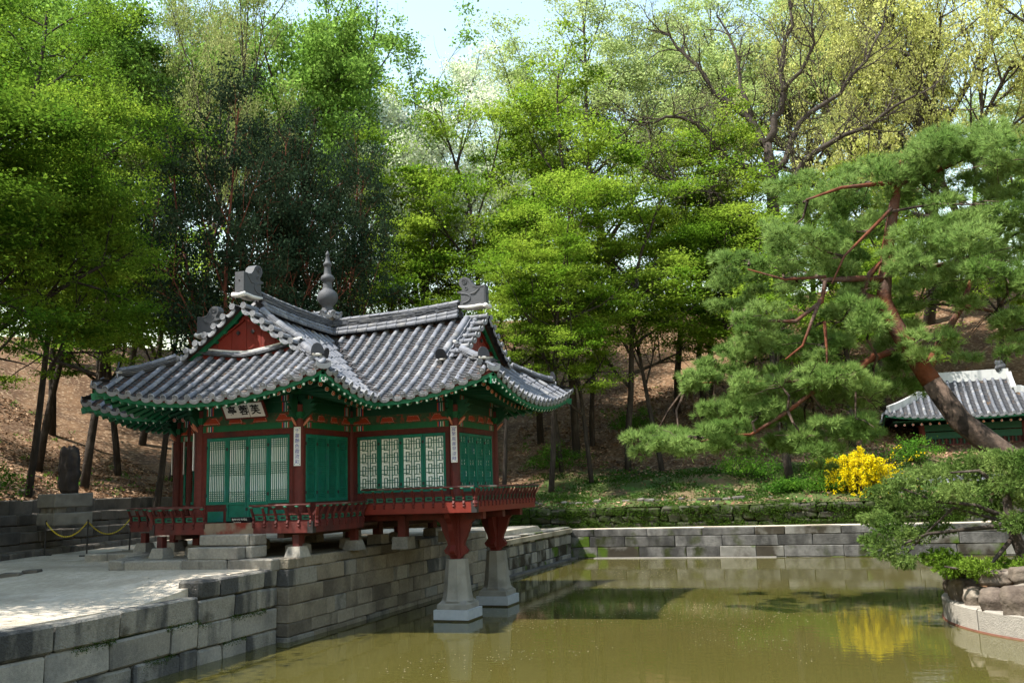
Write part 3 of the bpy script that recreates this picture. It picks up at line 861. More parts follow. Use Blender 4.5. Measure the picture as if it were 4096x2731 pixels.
# baluster profile in (outward, up)
bal = [(-.03, -.14), (.02, -.17), (.05, -.13), (.035, -.08), (.06, -.04), (.045, .0), (.02, .06), (.05, .11), (.045, .17), (.075, .24), (.12, .34), (.15, .44), (.11, .44), (.08, .36), (.03, .26), (.0, .18), (-.02, .10), (-.03, .0)]
def bal_mesh(hs):
    b = MB(); b.prism([(u, v * hs) for u, v in bal], (0, 0, 0), (0, -1, 0), (0, 0, 1), (1, 0, 0), .045); me1 = b.mesh('baluster', m_red)
    b = MB(); b.lathe((0, -.13, .44 * hs), [(.012, -.03), (.025, -.018), (.05, .012), (.052, .024), (.025, .032)], 10); me2 = b.mesh('lotus_cap', m_mint, True)
    return me1, me2
me_b1, me_c1 = bal_mesh(1.0)
b = MB(); b.box((0, 0, 0), (.19, .018, .095)); b.mi = 1
b.poly([(.062 * math.cos(k * math.pi / 5), -.0115, .022 * math.sin(k * math.pi / 5) * (1.3 if k % 2 else .8)) for k in range(10)]); b.mi = 2
me_hole = b.mesh('cloud_panel', [m_mintdark := mat('verdigris_panel', (.014, .10, .062), .6, .2, .25, 10), m_black])
def railing(p0, p1, Nn, zbot, ztop, sp=.262, beam_m=None, bh=.235):
    """railing from p0 to p1 (plan) between the underside of the edge beam and the top of the handrail"""
    p0, p1, Nn = Vector((*p0, 0)), Vector((*p1, 0)), Vector((*Nn, 0))
    U = (p1 - p0).normalized(); ln = (p1 - p0).length
    zb = zbot + bh; hs = (ztop - .065 - zb) / .44
    b = MB(); b.beam(p0 + Z * (zbot + bh / 2), p1 + Z * (zbot + bh / 2), .09, bh); RL = b.build('deck_edge_beam', beam_m or m_red, PAV)
    b = MB(); b.beam(p0 + Z * (zb + .012), p1 + Z * (zb + .012), .05, .024); b.beam(p0 + Z * (zb + .16), p1 + Z * (zb + .16), .05, .03); b.build('lower_rail', m_red, RL)
    n = max(1, round(ln / sp)); y = -Nn; xx = y.cross(Z)
    for i in range(n + 1):
        M = frame(p0 + U * (ln * i / n) + Nn * .03 + Z * zb, xx, y, Z) @ Matrix.Diagonal((1, .8, hs, 1))
        add('baluster', me_b1, RL, M); add('lotus_cap', me_c1, RL, M)
    for i in range(n):
        add('cloud_panel', me_hole, RL, frame(p0 + U * (ln * (i + .5) / n) + Z * (zb + .085), xx, y, Z))
    b = MB(); h = ztop - .028
    b.tube([p0 + Nn * .134 - U * .04 + Z * h, p1 + Nn * .134 + U * .04 + Z * h], .026, 8); b.build('handrail', m_handrail, RL, smooth=True)
    return RL
m_handrail = mat('worn_handrail', (.09, .025, .02), .6, .05, .25, 5, .1, 20, .3, c2=(.25, .20, .17), c2scale=1.5, c2lo=.55, c2hi=.68)
XL, XR, YFR = -6.10, -2.0, -3.05
railing((XL, YFR), (-4.70, YFR), (0, -1), 2.15, 2.76)
railing((-3.42, YFR), (XR, YFR), (0, -1), 2.15, 2.76)
railing((XR, YFR), (XR, -.90), (1, 0), 2.15, 2.76)
railing((XL, YFR), (XL, -.85), (-1, 0), 2.15, 2.76)
railing((-8.7, -.85), (XL, -.85), (0, -1), 2.15, 2.76)
railing((-8.7, -.85), (-8.7, 3.4), (-1, 0), 2.15, 2.76)
railing((-1.95, -.78), (.80, -.78), (0, -1), 2.43, 3.03, .25, m_redbeam)
railing((.80, -.78), (.80, 3.38), (1, 0), 2.43, 3.03, .25, m_redbeam)
railing((.80, 3.38), (-1.95, 3.38), (0, 1), 2.43, 3.03, .25, m_redbeam)
railing((XR, 3.5), (XR, 5.5), (1, 0), 2.15, 2.76)
b = MB(); b.beam((-4.70, YFR, 2.268), (-3.42, YFR, 2.268), .10, .235); b.build('entrance_sill', m_wood, PAV)
for x, y, z in ((XR + .0, YFR, 2.2675), (XL, YFR, 2.2675), (.80, -.78, 2.5475)):
    b = MB(); b.box((x, y, z), (.13, .13, .241)); b.build('corner_iron', m_iron, PAV)
for x, y in ((XR + .12, YFR - .12), (XL - .12, YFR - .12), (.92, -.90)):
    zz = 2.665 if x > 0 else 2.385
    b = MB(); b.prism([(u * .8, v * .7) for u, v in bal], (x * .985 if x < 0 else x - .08, y + .07, zz), Vector((1 if x > -3 else -1, -1, 0)).normalized(), Z, Vector((1, 1 if x > -3 else -1, 0)).normalized(), .06)
    b.build('corner_baluster', m_red, PAV)

# posts on stone feet below the decks
def foot_post(x, y, zbase, ztop, s=.15, m=None):
    b = MB(); b.box((x, y, (zbase + .22 + ztop) / 2), (s, s, ztop - zbase - .22)); P = b.build('deck_post', m or m_red, PAV)
    b = MB(); k = s * .95; k2 = s * 1.35
    v = [(-k2, -k2, 0), (k2, -k2, 0), (k2, k2, 0), (-k2, k2, 0), (-k, -k, .22), (k, -k, .22), (k, k, .22), (-k, k, .22)]
    b.v = [Vector((x + p[0], y + p[1], zbase + p[2])) for p in v]
    for q in ((0, 1, 5, 4), (1, 2, 6, 5), (2, 3, 7, 6), (3, 0, 4, 7), (4, 5, 6, 7), (3, 2, 1, 0)): b.face(list(q))
    b.build('stone_foot', m_granite, P)
GZ = 1.665
for x, y in ((-2.42, -2.93), (-5.95, -2.95), (-5.4, -2.2), (-5.95, -1.5), (-6.5, -.7), (-8.4, -.7), (-7.5, -.7), (-2.2, -.9), (-4.6, -2.2)): foot_post(x, y, GZ - .02, LD - .15)
for x, y in COLS:
    if x < -.5:
        b = MB(); b.lathe((x, y, GZ - .06), [(.30, 0), (.28, .25), (.22, .28)], 4, math.pi / 4); b.build('column_base', m_granite, PAV)
        b = MB(); b.tube([(x, y, GZ + .2), (x, y, 2.2)], .14, 10); b.build('short_post', m_red, PAV)
for x, y in ((-1.35, -.05), (-1.35, 2.6), (-2.75, 1.3)):
    b = MB(); b.lathe((x, y, GZ - .06), [(.30, 0), (.28, .28)], 4, math.pi / 4); b.build('column_base', m_granite, PAV)
    b = MB(); b.box((x, y, 2.12), (.2, .2, .55)); b.build('short_post', m_red, PAV)
for y0 in (0, 1.3, 2.6):
    b = MB(); b.beam((-8.3, y0, 2.13), (-2.7, y0, 2.13), .18, .16); b.build('floor_beam', m_under, PAV)
    b = MB(); b.beam((-2.9, y0, 2.36), (.72, y0, 2.36), .18, .2); b.build('floor_beam', m_red, PAV)
for x0 in (XA, XC):
    b = MB(); b.beam((x0, -3.0, 2.10), (x0, 5.3, 2.10), .16, .12); b.build('floor_beam', m_under, PAV)

# two stone pillars in the pond, carved red brackets on top
bp = [(-.11, 0), (.11, 0), (.19, .10), (.26, .12), (.30, .20), (.24, .27), (.20, .33), (.22, .42), (.27, .52), (.30, .60), (.34, .68), (.36, .76), (.38, .84), (.44, .90), (.52, .98), (.56, 1.10)]
bpf = bp + [(-u, v) for u, v in reversed(bp[2:])]
for i, (x, y) in enumerate(((XE, YN), (XE, YF))):
    b = MB()
    b.prism([(u, v * .96) for u, v in bpf], (x, y, 1.36), (0, 1, 0), Z, (1, 0, 0), .13)
    b.prism([(u, v * .96) for u, v in bpf], (x, y, 1.36), (1, 0, 0), Z, (0, 1, 0), .13)
    b.box((x, y, 1.36 + .53), (.24, .24, 1.05))
    b.build('carved_bracket_post', m_redpost if i == 0 else m_redpost, PAV)
    T = empty('stone_pillar', (x, y, -.4), ('octagonal tapered granite pillar on square plinth in the water, nearer one' if i == 0 else 'octagonal tapered granite pillar on square plinth in the water, farther one'), 'pillar', 'stone pillars under the pavilion')
    b = MB(); r8 = math.pi / 8
    b.lathe((x, y, 0), [(.385, .42), (.355, .48), (.325, .62), (.255, 1.36)], 8, r8); b.build('shaft', m_pillar, T)
    b = MB(); b.lathe((x, y, 0), [(.53, .25), (.52, .36), (.40, .44)], 4, math.pi / 4); b.build('pillar_base', m_pillar, T)
    b = MB(); b.box((x, y, -.08), (.86, .86, .66)); pl = b.build('plinth', m_plinth, T)
    b = MB(); b.box((x, y, .0), (.868, .868, .07)); b.build('wet_band', m_wet, T)
# ------------------------------------------------------------------ boards with writing
def board(name, M, w, h, m_board, label, cat, holes=True, th=.025):
    b = MB(); b.box((0, 0, 0), (w, th, h)); o = b.build(name, m_board, None, M); tag(o, label, cat)
    if holes:
        for sx in (-1, 1):
            for sz in (-1, 1):
                c = MB(); c.box((sx * w * .36, -th / 2 - .002, sz * (h / 2 - .035)), (.016, .006, .016)); c.build('nail', m_iron, o, M)
    return o
m_board = mat('white_lacquered_board', (.66, .65, .66), .7, .03, .1, 6)
def column_board(x, y, nx, ny, txt, label):
    n = Vector((nx, ny, 0)).normalized(); xx = (-n).cross(Z)
    M = frame(Vector((x, y, 0)) + n * .145 + Z * 4.01, xx, -n, Z)
    o = board('column_board', M, .15, .86, m_board, label, 'board'); o['group'] = 'lettered boards hung on the columns'
    if txt:
        for k, ch in enumerate(txt):
            me = text_mesh(ch, .105, m_blue, .001)
            add('lettering', me, o, M @ Matrix.Translation((.0, -.0145, .345 - k * .115)) @ Matrix.Rotation(math.pi / 2, 4, 'X') @ Matrix.Rotation(-.12, 4, 'Z'))
column_board(XC, YW, .35, -1, '千叢艶色霞流彩', 'narrow white board with blue characters on the column left of the green slatted doors')
column_board(XE, YN, .35, -1, '露繁風善早涼時', 'narrow white board with blue characters on the column right of the white maze windows')
column_board(XA, YW, -1, -.15, '', 'thin white board seen edge-on, nearest the lattice door')
column_board(-7.62, YN, -1, -.2, '', 'thin white board seen edge-on, second left of the lattice door')
column_board(XS, YN, -1, -.2, '', 'thin white board seen edge-on at the far left column')
# name board over the door, tilted forward
M = frame(Vector((-3.98, YW - .40, 4.875)), Vector((1, 0, 0)), Vector((0, math.cos(.55), math.sin(.55))), Vector((0, -math.sin(.55), math.cos(.55))))
nb = board('name_board', M, 1.06, .36, m_board, 'tilted white name board with three black characters under the eaves', 'sign', False, .04)
for nm, c, d in (('board_frame', (0, 0, .195), (1.12, .06, .035)), ('board_frame', (0, 0, -.195), (1.12, .06, .035)), ('board_frame', (-.545, 0, 0), (.035, .06, .36)), ('board_frame', (.545, 0, 0), (.035, .06, .36))):
    b = MB(); b.box(c, d); b.build(nm, m_red, nb, M)
for k, ch in enumerate('亭蓉芙'):
    add('lettering', text_mesh(ch, .25, m_black, .002, .006), nb, M @ Matrix.Translation((-.31 + k * .31, -.023, -.01)) @ Matrix.Rotation(math.pi / 2, 4, 'X'))
b = MB(); b.tube([(.13, -.024, -.17), (.13, -.024, .17)], .005, 5); b.build('split_line', m_iron, nb, M)
# notice board on the entrance sill
M = frame(Vector((-3.78, YFR + .02, LD + .175)), Vector((1, 0, 0)), Vector((0, .9, .42)).normalized(), Vector((0, -.42, .9)).normalized())
b = MB(); b.box((0, 0, 0), (.50, .02, .15)); b.mi = 0
no = b.build('notice_board', m_black, None, M); tag(no, 'small black notice with white writing leaning on the entrance sill', 'sign')
b = MB(); b.prism([(0, -.075), (.16, -.075), (0, .07)], (.25, .01, 0), (0, 1, 0), (0, 0, 1), (1, 0, 0), .015); b.build('stand', m_black, no, M)
add('lettering', text_mesh('들어가지 마세요', .058, m_white, .001), no, M @ Matrix.Translation((-.03, -.012, .025)) @ Matrix.Rotation(math.pi / 2, 4, 'X'))
add('lettering', text_mesh('Do not Enter', .034, m_white, .001), no, M @ Matrix.Translation((-.10, -.012, -.035)) @ Matrix.Rotation(math.pi / 2, 4, 'X'))
# ------------------------------------------------------------------ ground, pond, stone walls
WX1, WX2, PY, PX1, PY0 = -2.44, -2.20, 17.22, 31.0, -18.4
m_sand = mat('raked_sandy_ground', (.45, .39, .31), .95, 0, .24, 9, .8, 25, .05, c2=(.35, .30, .235), c2scale=.5, c2lo=.42, c2hi=.62, stretch=(.45, 1.6, 1), c3=(.51, .445, .365), c3scale=1.2, c3lo=.5, c3hi=.7)
m_litter = mat('leaf_litter_slope', (.135, .080, .045), .95, 0, .40, 3.5, .9, 9, .1, c2=(.075, .043, .025), c2scale=.7, c2lo=.40, c2hi=.6, c3=(.23, .165, .11), c3scale=6, c3lo=.52, c3hi=.66)
m_grassy = mat('mossy_grass_ground', (.045, .060, .018), .95, 0, .35, 2.5, .8, 12, .1, c2=(.11, .080, .045), c2scale=.45, c2lo=.52, c2hi=.62, c3=(.05, .10, .02), c3scale=2, c3lo=.52, c3hi=.65)
m_ledge = mat('gravelly_ledge', (.20, .165, .13), .95, 0, .35, 6, .6, 30, .1, c2=(.10, .08, .055), c2scale=1.5, c2lo=.45, c2hi=.6)
m_mud = mat('pond_bed', (.06, .05, .025), .9, 0, .2, 2)
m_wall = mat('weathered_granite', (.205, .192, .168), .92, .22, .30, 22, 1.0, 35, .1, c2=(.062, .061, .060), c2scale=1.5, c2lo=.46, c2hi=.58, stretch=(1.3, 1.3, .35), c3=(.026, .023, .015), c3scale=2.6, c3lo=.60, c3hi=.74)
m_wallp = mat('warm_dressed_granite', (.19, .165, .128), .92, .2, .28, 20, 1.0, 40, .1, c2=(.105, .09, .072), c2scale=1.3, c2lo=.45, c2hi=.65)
m_farwall = mat('weathered_shade_toned_granite', (.11, .106, .10), .92, .28, .38, 7, 1.0, 25, .08, c2=(.040, .039, .037), c2scale=1.2, c2lo=.40, c2hi=.58, stretch=(1.2, 1.2, .5), c3=(.03, .035, .014), c3scale=1.3, c3lo=.56, c3hi=.66)  # stained granite, base also darkened for tree shade on the far wall
m_moss = mat('mossy_granite', (.13, .125, .112), .95, .22, .25, 5, .8, 40, .12, c2=(.035, .030, .022), c2scale=1.2, c2lo=.44, c2hi=.56, c3=(.045, .075, .008), c3scale=1.1, c3lo=.55, c3hi=.63)
m_mossd = mat('dark_mossy_stone', (.05, .046, .036), .95, .3, .3, 5, .8, 40, .1, c2=(.018, .026, .008), c2scale=1.0, c2lo=.42, c2hi=.56, c3=(.10, .095, .085), c3scale=1.4, c3lo=.62, c3hi=.68)
m_mossw = mat('thick_mossy_rubble', (.055, .052, .040), .95, .12, .35, 6, 1.0, 25, .05, c2=(.022, .034, .008), c2scale=1.4, c2lo=.38, c2hi=.56, c3=(.11, .105, .092), c3scale=2.2, c3lo=.62, c3hi=.70)
m_dstone = mat('dark_terrace_stone', (.12, .107, .093), .92, .2, .25, 5, .8, 35, .12, c2=(.06, .055, .05), c2scale=1.1, c2lo=.45, c2hi=.65)
m_dstone2 = m_dstone
m_rock = mat('brown_boulder', (.115, .092, .072), .95, .25, .45, 9, 1.0, 14, .2, c2=(.08, .062, .05), c2scale=1.6, c2lo=.45, c2hi=.6, c3=(.22, .19, .155), c3scale=3, c3lo=.58, c3hi=.7)
m_mossgreen = mat('bright_moss', (.028, .055, .006), .95, .2, .4, 8, .9, 30, .05)

def smooth(a, b, x):
    t = clip01((x - a) / (b - a)); return t * t * (3 - 2 * t)
def hash2(x, y):
    return math.sin(x * 1.7 + 1.3 * math.sin(y * .9)) * .5 + math.sin(y * 2.3 + 1.1 * math.sin(x * 1.1)) * .5
def gz(x, y):
    """terrace level beside the pond"""
    z = 1.19 + .28 * smooth(-7.6, -4.6, y + .25 * (x + 2.5))
    return z + .012 * hash2(x * .8, y * .8)
# one ground sheet reaching the horizon, cut down inside the pond
xs = sorted(set([-420, -250, -150, -90, -60, -40, -30, -24, -20] + [round(-18 + .8 * i, 2) for i in range(19)] + [-3.2, -2.72, -2.70, 0, 10, 20, PX1 + .3, PX1 + .32, 45, 70, 120, 250, 420]))
ys = sorted(set([-300, -150, -80, -50, -35, -25, PY0 - .32, PY0 - .3] + [round(-16 + .8 * i, 2) for i in range(40)] + [PY + .3, PY + .32, 20, 24, 30, 45, 70, 120, 250, 420]))
V = []; F = []
for x in xs:
    for y in ys:
        inp = -2.71 < x < PX1 + .31 and PY0 - .31 < y < PY + .31
        V.append((x, y, -1.2 if inp else (gz(x, y) if y < 15 and x < -2.6 else 1.15)))
ny = len(ys)
for i in range(len(xs) - 1):
    for j in range(ny - 1): F.append((i * ny + j, (i + 1) * ny + j, (i + 1) * ny + j + 1, i * ny + j + 1))
me = bpy.data.meshes.new('ground'); me.from_pydata(V, [], F); me.materials.append(m_sand); me.update()
tag(add('ground', me), kind='structure')

# water: murky green-brown, faint ripples
m_water = bpy.data.materials.new('murky_pond_water'); m_water.use_nodes = True
t = m_water.node_tree; N, L = t.nodes, t.links; pb = N['Principled BSDF']
pb.inputs['Roughness'].default_value = .035; pb.inputs['IOR'].default_value = 1.33; pb.inputs['Specular IOR Level'].default_value = .6
tc = N.new('ShaderNodeTexCoord')
n1 = N.new('ShaderNodeTexNoise'); n1.inputs['Scale'].default_value = .35; n1.inputs['Detail'].default_value = 4; L.new(tc.outputs['Object'], n1.inputs[0])
cr = N.new('ShaderNodeMix'); cr.data_type = 'RGBA'; cr.inputs[6].default_value = (.051, .0455, .011, 1); cr.inputs[7].default_value = (.067, .060, .016, 1); L.new(n1.outputs['Fac'], cr.inputs[0]); L.new(cr.outputs[2], pb.inputs['Base Color'])
mp = N.new('ShaderNodeMapping'); mp.inputs['Scale'].default_value = (1.0, 2.2, 1); L.new(tc.outputs['Object'], mp.inputs[0])
n2 = N.new('ShaderNodeTexNoise'); n2.inputs['Scale'].default_value = 2.4; n2.inputs['Detail'].default_value = 3; L.new(mp.outputs[0], n2.inputs[0])
n3 = N.new('ShaderNodeTexNoise'); n3.inputs['Scale'].default_value = .5; n3.inputs['Detail'].default_value = 2; L.new(tc.outputs['Object'], n3.inputs[0])
mm = N.new('ShaderNodeMath'); mm.operation = 'MULTIPLY'; L.new(n2.outputs['Fac'], mm.inputs[0]); L.new(n3.outputs['Fac'], mm.inputs[1])
bp_ = N.new('ShaderNodeBump'); bp_.inputs['Strength'].default_value = .06; bp_.inputs['Distance'].default_value = .05; L.new(mm.outputs[0], bp_.inputs['Height']); L.new(bp_.outputs[0], pb.inputs['Normal'])
b = MB(); b.poly([(-2.69, PY0 - .29, 0), (PX1 + .29, PY0 - .29, 0), (PX1 + .29, PY + .29, 0), (-2.69, PY + .29, 0)])
tag(b.build('water', m_water), kind='structure')

# stone blocks -----------------------------------------------------------------
def block_mesh(L, D, H, m, ch=.022, jit=.008, name='stone'):
    """chamfered rough block, x along, y depth (front at -D/2), z up; origin centre"""
    b = MB(); r = rnd
    hx, hy, hz = L / 2, D / 2, H / 2
    c = min(ch * r.uniform(.7, 1.4), hx * .4, hz * .4)
    idx = {}
    for sx in (-1, 1):
        for sy in (-1, 1):
            for sz in (-1, 1):
                j = Vector((r.uniform(-jit, jit), r.uniform(-jit, jit), r.uniform(-jit, jit)))
                for k, o in enumerate(((0, c, c), (c, 0, c), (c, c, 0))):
                    idx[sx, sy, sz, k] = len(b.v)
                    b.v.append(Vector((sx * (hx - o[0]), sy * (hy - o[1]), sz * (hz - o[2]))) + j)
    def q(keys): b.face([idx[k] for k in keys])
    for s in (-1, 1):
        o = [(-1, -1), (1, -1), (1, 1), (-1, 1)]
        if s < 0: o = o[::-1]
        q([(s, a_, c_, 0) for a_, c_ in o]); q([(c_, s, a_, 1) for a_, c_ in o]); q([(a_, c_, s, 2) for a_, c_ in o])
    for s1 in (-1, 1):
        for s2 in (-1, 1):
            q([(s1, s2, -1, 0), (s1, s2, -1, 1), (s1, s2, 1, 1), (s1, s2, 1, 0)][::s1 * s2])
            q([(s1, -1, s2, 2), (s1, -1, s2, 0), (s1, 1, s2, 0), (s1, 1, s2, 2)][::s1 * s2])
            q([(-1, s1, s2, 1), (-1, s1, s2, 2), (1, s1, s2, 2), (1, s1, s2, 1)][::s1 * s2])
            for s3 in (-1, 1): q([(s1, s2, s3, 0), (s1, s2, s3, 1), (s1, s2, s3, 2)][::s1 * s2 * s3])
    return b.mesh(name, m)
def wall_line(T, p0, p1, nrm, rows, lens, mats, depth=.45, ch=.022, jit=.01, gap=.012, joints=None, name='stone', setb=.012, drop=0.0):
    """rows: list of z levels from top down; stones placed from p0 to p1 (plan); nrm faces the viewer"""
    p0, p1, nrm = Vector((*p0, 0)), Vector((*p1, 0)), Vector((*nrm, 0)).normalized()
    U = (p1 - p0); ln = U.length; U.normalize()
    if U.cross(-nrm).z < 0: U2 = -U
    else: U2 = U
    for k in range(len(rows) - 1):
        cuts = [0.0]
        if joints and k < len(joints) and joints[k]: cuts = [0.0] + list(joints[k]) + [ln]
        else:
            d = -rnd.uniform(0, lens[0])
            while d < ln:
                d += rnd.uniform(*lens)
                if d > .12: cuts.append(min(d, ln))
            if len(cuts) > 2 and cuts[-1] - cuts[-2] < .12: cuts.pop(-2)
        for a_, c_ in zip(cuts[:-1], cuts[1:]):
            if c_ - a_ < .05: continue
            H = rows[k] - rows[k + 1] - gap
            m = rnd.choice(mats) if isinstance(mats, list) else mats
            me = block_mesh(c_ - a_ - gap, depth, H, m, ch, jit, name)
            p = p0 + U * ((a_ + c_) / 2) - nrm * (depth / 2 + rnd.uniform(0, setb)) + Z * ((rows[k] + rows[k + 1]) / 2 - rnd.uniform(0, drop))
            add(name, me, T, frame(p, U2, -nrm, Z))
# backing so that no joint looks through
def backing(T, p0, p1, nrm, z0, z1, depth, m):
    b = MB(); n = Vector((*nrm, 0)).normalized(); off = n * -(depth * .5 + .06)
    u_ = (Vector((*p1, 0)) - Vector((*p0, 0))).normalized() * .08
    b.beam(Vector((*p0, (z0 + z1) / 2)) + off + u_, Vector((*p1, (z0 + z1) / 2)) + off - u_, depth * .8, z1 - z0); b.build('wall_core', m, T)

WA = empty('pond_wall', (WX1, -10, 0), 'near pond wall of big grey blocks below the sandy terrace', 'wall')
wall_line(WA, (WX1, -18.3), (WX1, -6.05), (1, 0), [1.19, .76, .29, -.12, -.5], (.7, 1.3), [m_wall, m_wall, m_granite], .5, .035, .016, .018,
          joints=[[1.2, 2.5, 3.9, 5.2, 6.6, 7.45, 9.05, 10.35], [.9, 2.0, 3.2, 4.6, 6.0, 7.3, 8.9, 10.15, 11.55], None, None])
backing(WA, (WX1, -18.3), (WX1, -6.05), (1, 0), -.6, 1.13, .5, m_mossd)
WB = empty('pond_wall', (WX1, -5, 0), 'stained middle stretch of pond wall one course higher, left of the pavilion kerb', 'wall')
wall_line(WB, (WX1, -6.04), (WX1, -3.6), (1, 0), [1.47, 1.11, .70, .27, -.12, -.5], (.55, 1.1), [m_wall, m_granite, m_wall], .5, .03, .014, .014,
          joints=[[.62, 2.0], [1.05, 1.75], [.95], [.7, 1.4], None])
backing(WB, (WX1, -6.04), (WX1, -3.6), (1, 0), -.6, 1.40, .5, m_mossd)
WC = empty('pond_wall', (WX2, 2, 0), 'warm dressed-stone pond wall under the pavilion deck', 'wall')
wall_line(WC, (WX2, -3.59), (WX2, 7.6), (1, 0), [1.66, 1.44, 1.09, .73, .37, .10, -.5], (.22, 1.4), [m_wallp, m_wallp, m_wallp, m_wall], .55, .018, .008, .010)
backing(WC, (WX2, -3.59), (WX2, 7.6), (1, 0), -.6, 1.60, .55, m_mossd)
WD = empty('pond_wall', (WX2, 12, 0), 'moss-grown stretch of pond wall running into the far corner', 'wall')
wall_line(WD, (WX2, 7.61), (WX2, PY), (1, 0), [1.30, .98, .62, .22, -.5], (.45, .95), [m_moss, m_moss, m_wall], .55, .02, .012, .012)
backing(WD, (WX2, 7.61), (WX2, PY), (1, 0), -.6, 1.24, .55, m_mossd)
b = MB(); b.box((WX2 + .10, 12.4, -.15), (.34, 9.6, .42)); b.build('footing', m_dstone, WD)
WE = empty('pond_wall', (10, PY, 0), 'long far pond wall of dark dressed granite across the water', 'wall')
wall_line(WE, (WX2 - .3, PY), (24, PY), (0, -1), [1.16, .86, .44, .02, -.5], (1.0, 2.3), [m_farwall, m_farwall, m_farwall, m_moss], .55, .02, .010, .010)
backing(WE, (WX2, PY), (24, PY), (0, -1), -.6, 1.10, .55, m_mossd)
b = MB(); b.box((2.4, PY - .12, -.17), (7.2, .3, .40)); b.build('footing', m_granite, WE)
# kerb platform the pavilion stands on
PK = empty('stone_platform', (-4.5, 1, 1.47), 'low granite kerb platform under the pavilion', 'platform')
KY = -3.86
wall_line(PK, (-6.62, KY), (WX1 + .02, KY), (0, -1), [1.665, 1.42], (.9, 1.5), m_granite, .42, .03, .012, .012, joints=[[.42, 1.95, 3.1]])
for x0, x1, y0 in ((-7.15, -6.64, -3.05), (-7.75, -7.17, -2.2), (-9.6, -7.77, -1.5)):
    wall_line(PK, (x0, y0), (x1, y0), (0, -1), [1.665, 1.42], (.6, 1.2), m_granite, .4, .03, .012, .012)
for x0, y0, y1 in ((-6.62, KY + .02, -3.05), (-7.15, -3.04, -2.2), (-7.75, -2.19, -1.5)):
    wall_line(PK, (x0, y1), (x0, y0), (-1, 0), [1.665, 1.42], (.6, 1.2), m_granite, .35, .03, .012, .012)
m_dust = mat('dusty_platform_earth', (.28, .245, .19), .95, 0, .25, 2.5, .4, 20, .1, c2=(.18, .15, .11), c2scale=1.0, c2lo=.45, c2hi=.6)
b = MB(); b.box((-4.55, 1.9, 1.53), (4.12, 11.3, .22)); b.box((-6.9, 1.6, 1.528), (.55, 9.2, .22)); b.box((-8.4, 3.2, 1.526), (2.5, 9.2, .22)); b.box((-2.55, 12.5, 1.15), (.9, 9.2, .16)); b.build('platform_fill', m_dust, PK)
b = MB(); b.poly([(-2.4, 7.62, 1.235), (-2.4, 17.6, 1.235), (-16, 17.6, 1.235), (-16, 7.62, 1.235)]); b.build('back_court', m_dust, PK)
# steps to the entrance
SS = empty('stone_steps', (-3.8, -3.6, 1.66), 'two granite step blocks leading up to the pavilion entrance', 'steps')
for x0, x1, yf, yb, z0, z1 in ((-4.49, -3.25, -3.52, -3.06, 1.925, 2.155), (-3.24, -3.10, -3.5, -3.06, 1.925, 2.15), (-4.52, -3.26, -3.86, -3.06, 1.672, 1.915), (-3.25, -3.09, -3.6, -3.06, 1.672, 1.915)):
    me = block_mesh(x1 - x0, yb - yf, z1 - z0, m_granite, .02, .006, 'step_block'); add('step_block', me, SS, Matrix.Translation(((x0 + x1) / 2, (yf + yb) / 2, (z0 + z1) / 2)))

# stepped retaining walls on the left ------------------------------------------------
def xl(y): return -13.0 - .27 * max(y, -2.0)
LEV = [(0.0, 1.40, 1.66, .22, .35, 'low kerb row of small dark blocks at the foot of the left slope'),
       (.75, 1.62, 2.16, .42, 1.3, 'lowest of three dark stone terrace walls on the left'),
       (1.40, 2.12, 2.66, .42, 1.3, 'middle one of three dark stone terrace walls on the left'),
       (2.05, 2.62, 3.10, .42, 1.3, 'topmost of three dark stone terrace walls on the left')]
for off, z0, z1, dep, lm, lab in LEV:
    T = empty('retaining_wall', (xl(2) - off, 2, z0), lab, 'wall', 'stepped terrace walls')
    for ya, yb in ((-9, -2), (-2, 3), (3, 9.5), (9.5, 14.5)):
        pa, pb2 = (xl(ya) - off, ya), (xl(yb) - off, yb)
        rows = [z1, z0] if z1 - z0 < .5 or lm < 1 else [z1, z1 - .34, z0]
        wall_line(T, pa, pb2, (1, .0 if ya < -2 else .27), rows, (lm * .55, lm * 1.35), [m_dstone, m_dstone, m_dstone2] if lm > 1 else m_dstone, dep, .03, .02, .016, drop=.02)
# ledges between them
for k in range(3):
    b = MB(); o0, o1, z = LEV[k][0] + .1, LEV[k + 1][0] + .05, LEV[k][2] - .03
    pts = [-30, -9, -2, 3, 9.5, 16]
    for ya, yb in zip(pts[:-1], pts[1:]): b.poly([(xl(ya) - o0, ya, z), (xl(ya) - o1, ya, z), (xl(yb) - o1, yb, z), (xl(yb) - o0, yb, z)])
    tag(b.build('terrace_ledge', m_ledge), kind='structure')
# far bank: second mossy wall, third row of small stones
WF = empty('retaining_wall', (5, 18.6, 1.1), 'low moss-covered rubble wall behind the far pond wall', 'wall')
wall_line(WF, (-9, 18.6), (13.2, 18.6), (0, -1), [2.0, 1.66, 1.36, 1.05], (.3, .9), [m_mossw], .4, .06, .06, .0, drop=.03, setb=.05)
WG = empty('retaining_wall', (5, 19.7, 2.0), 'broken row of small kerb stones at the foot of the grassy slope', 'wall')
wall_line(WG, (-6, 19.6), (12.5, 19.75), (0, -1), [2.36, 2.02], (.25, .6), [m_mossd, m_dstone, m_moss], .3, .04, .03, .03, drop=.16, setb=.12)
b = MB(); b.poly([(-10, PY + .2, 1.14), (40, PY + .2, 1.14), (40, 18.5, 1.14), (-10, 18.5, 1.14)]); tag(b.build('bank_path', m_ledge), kind='structure')

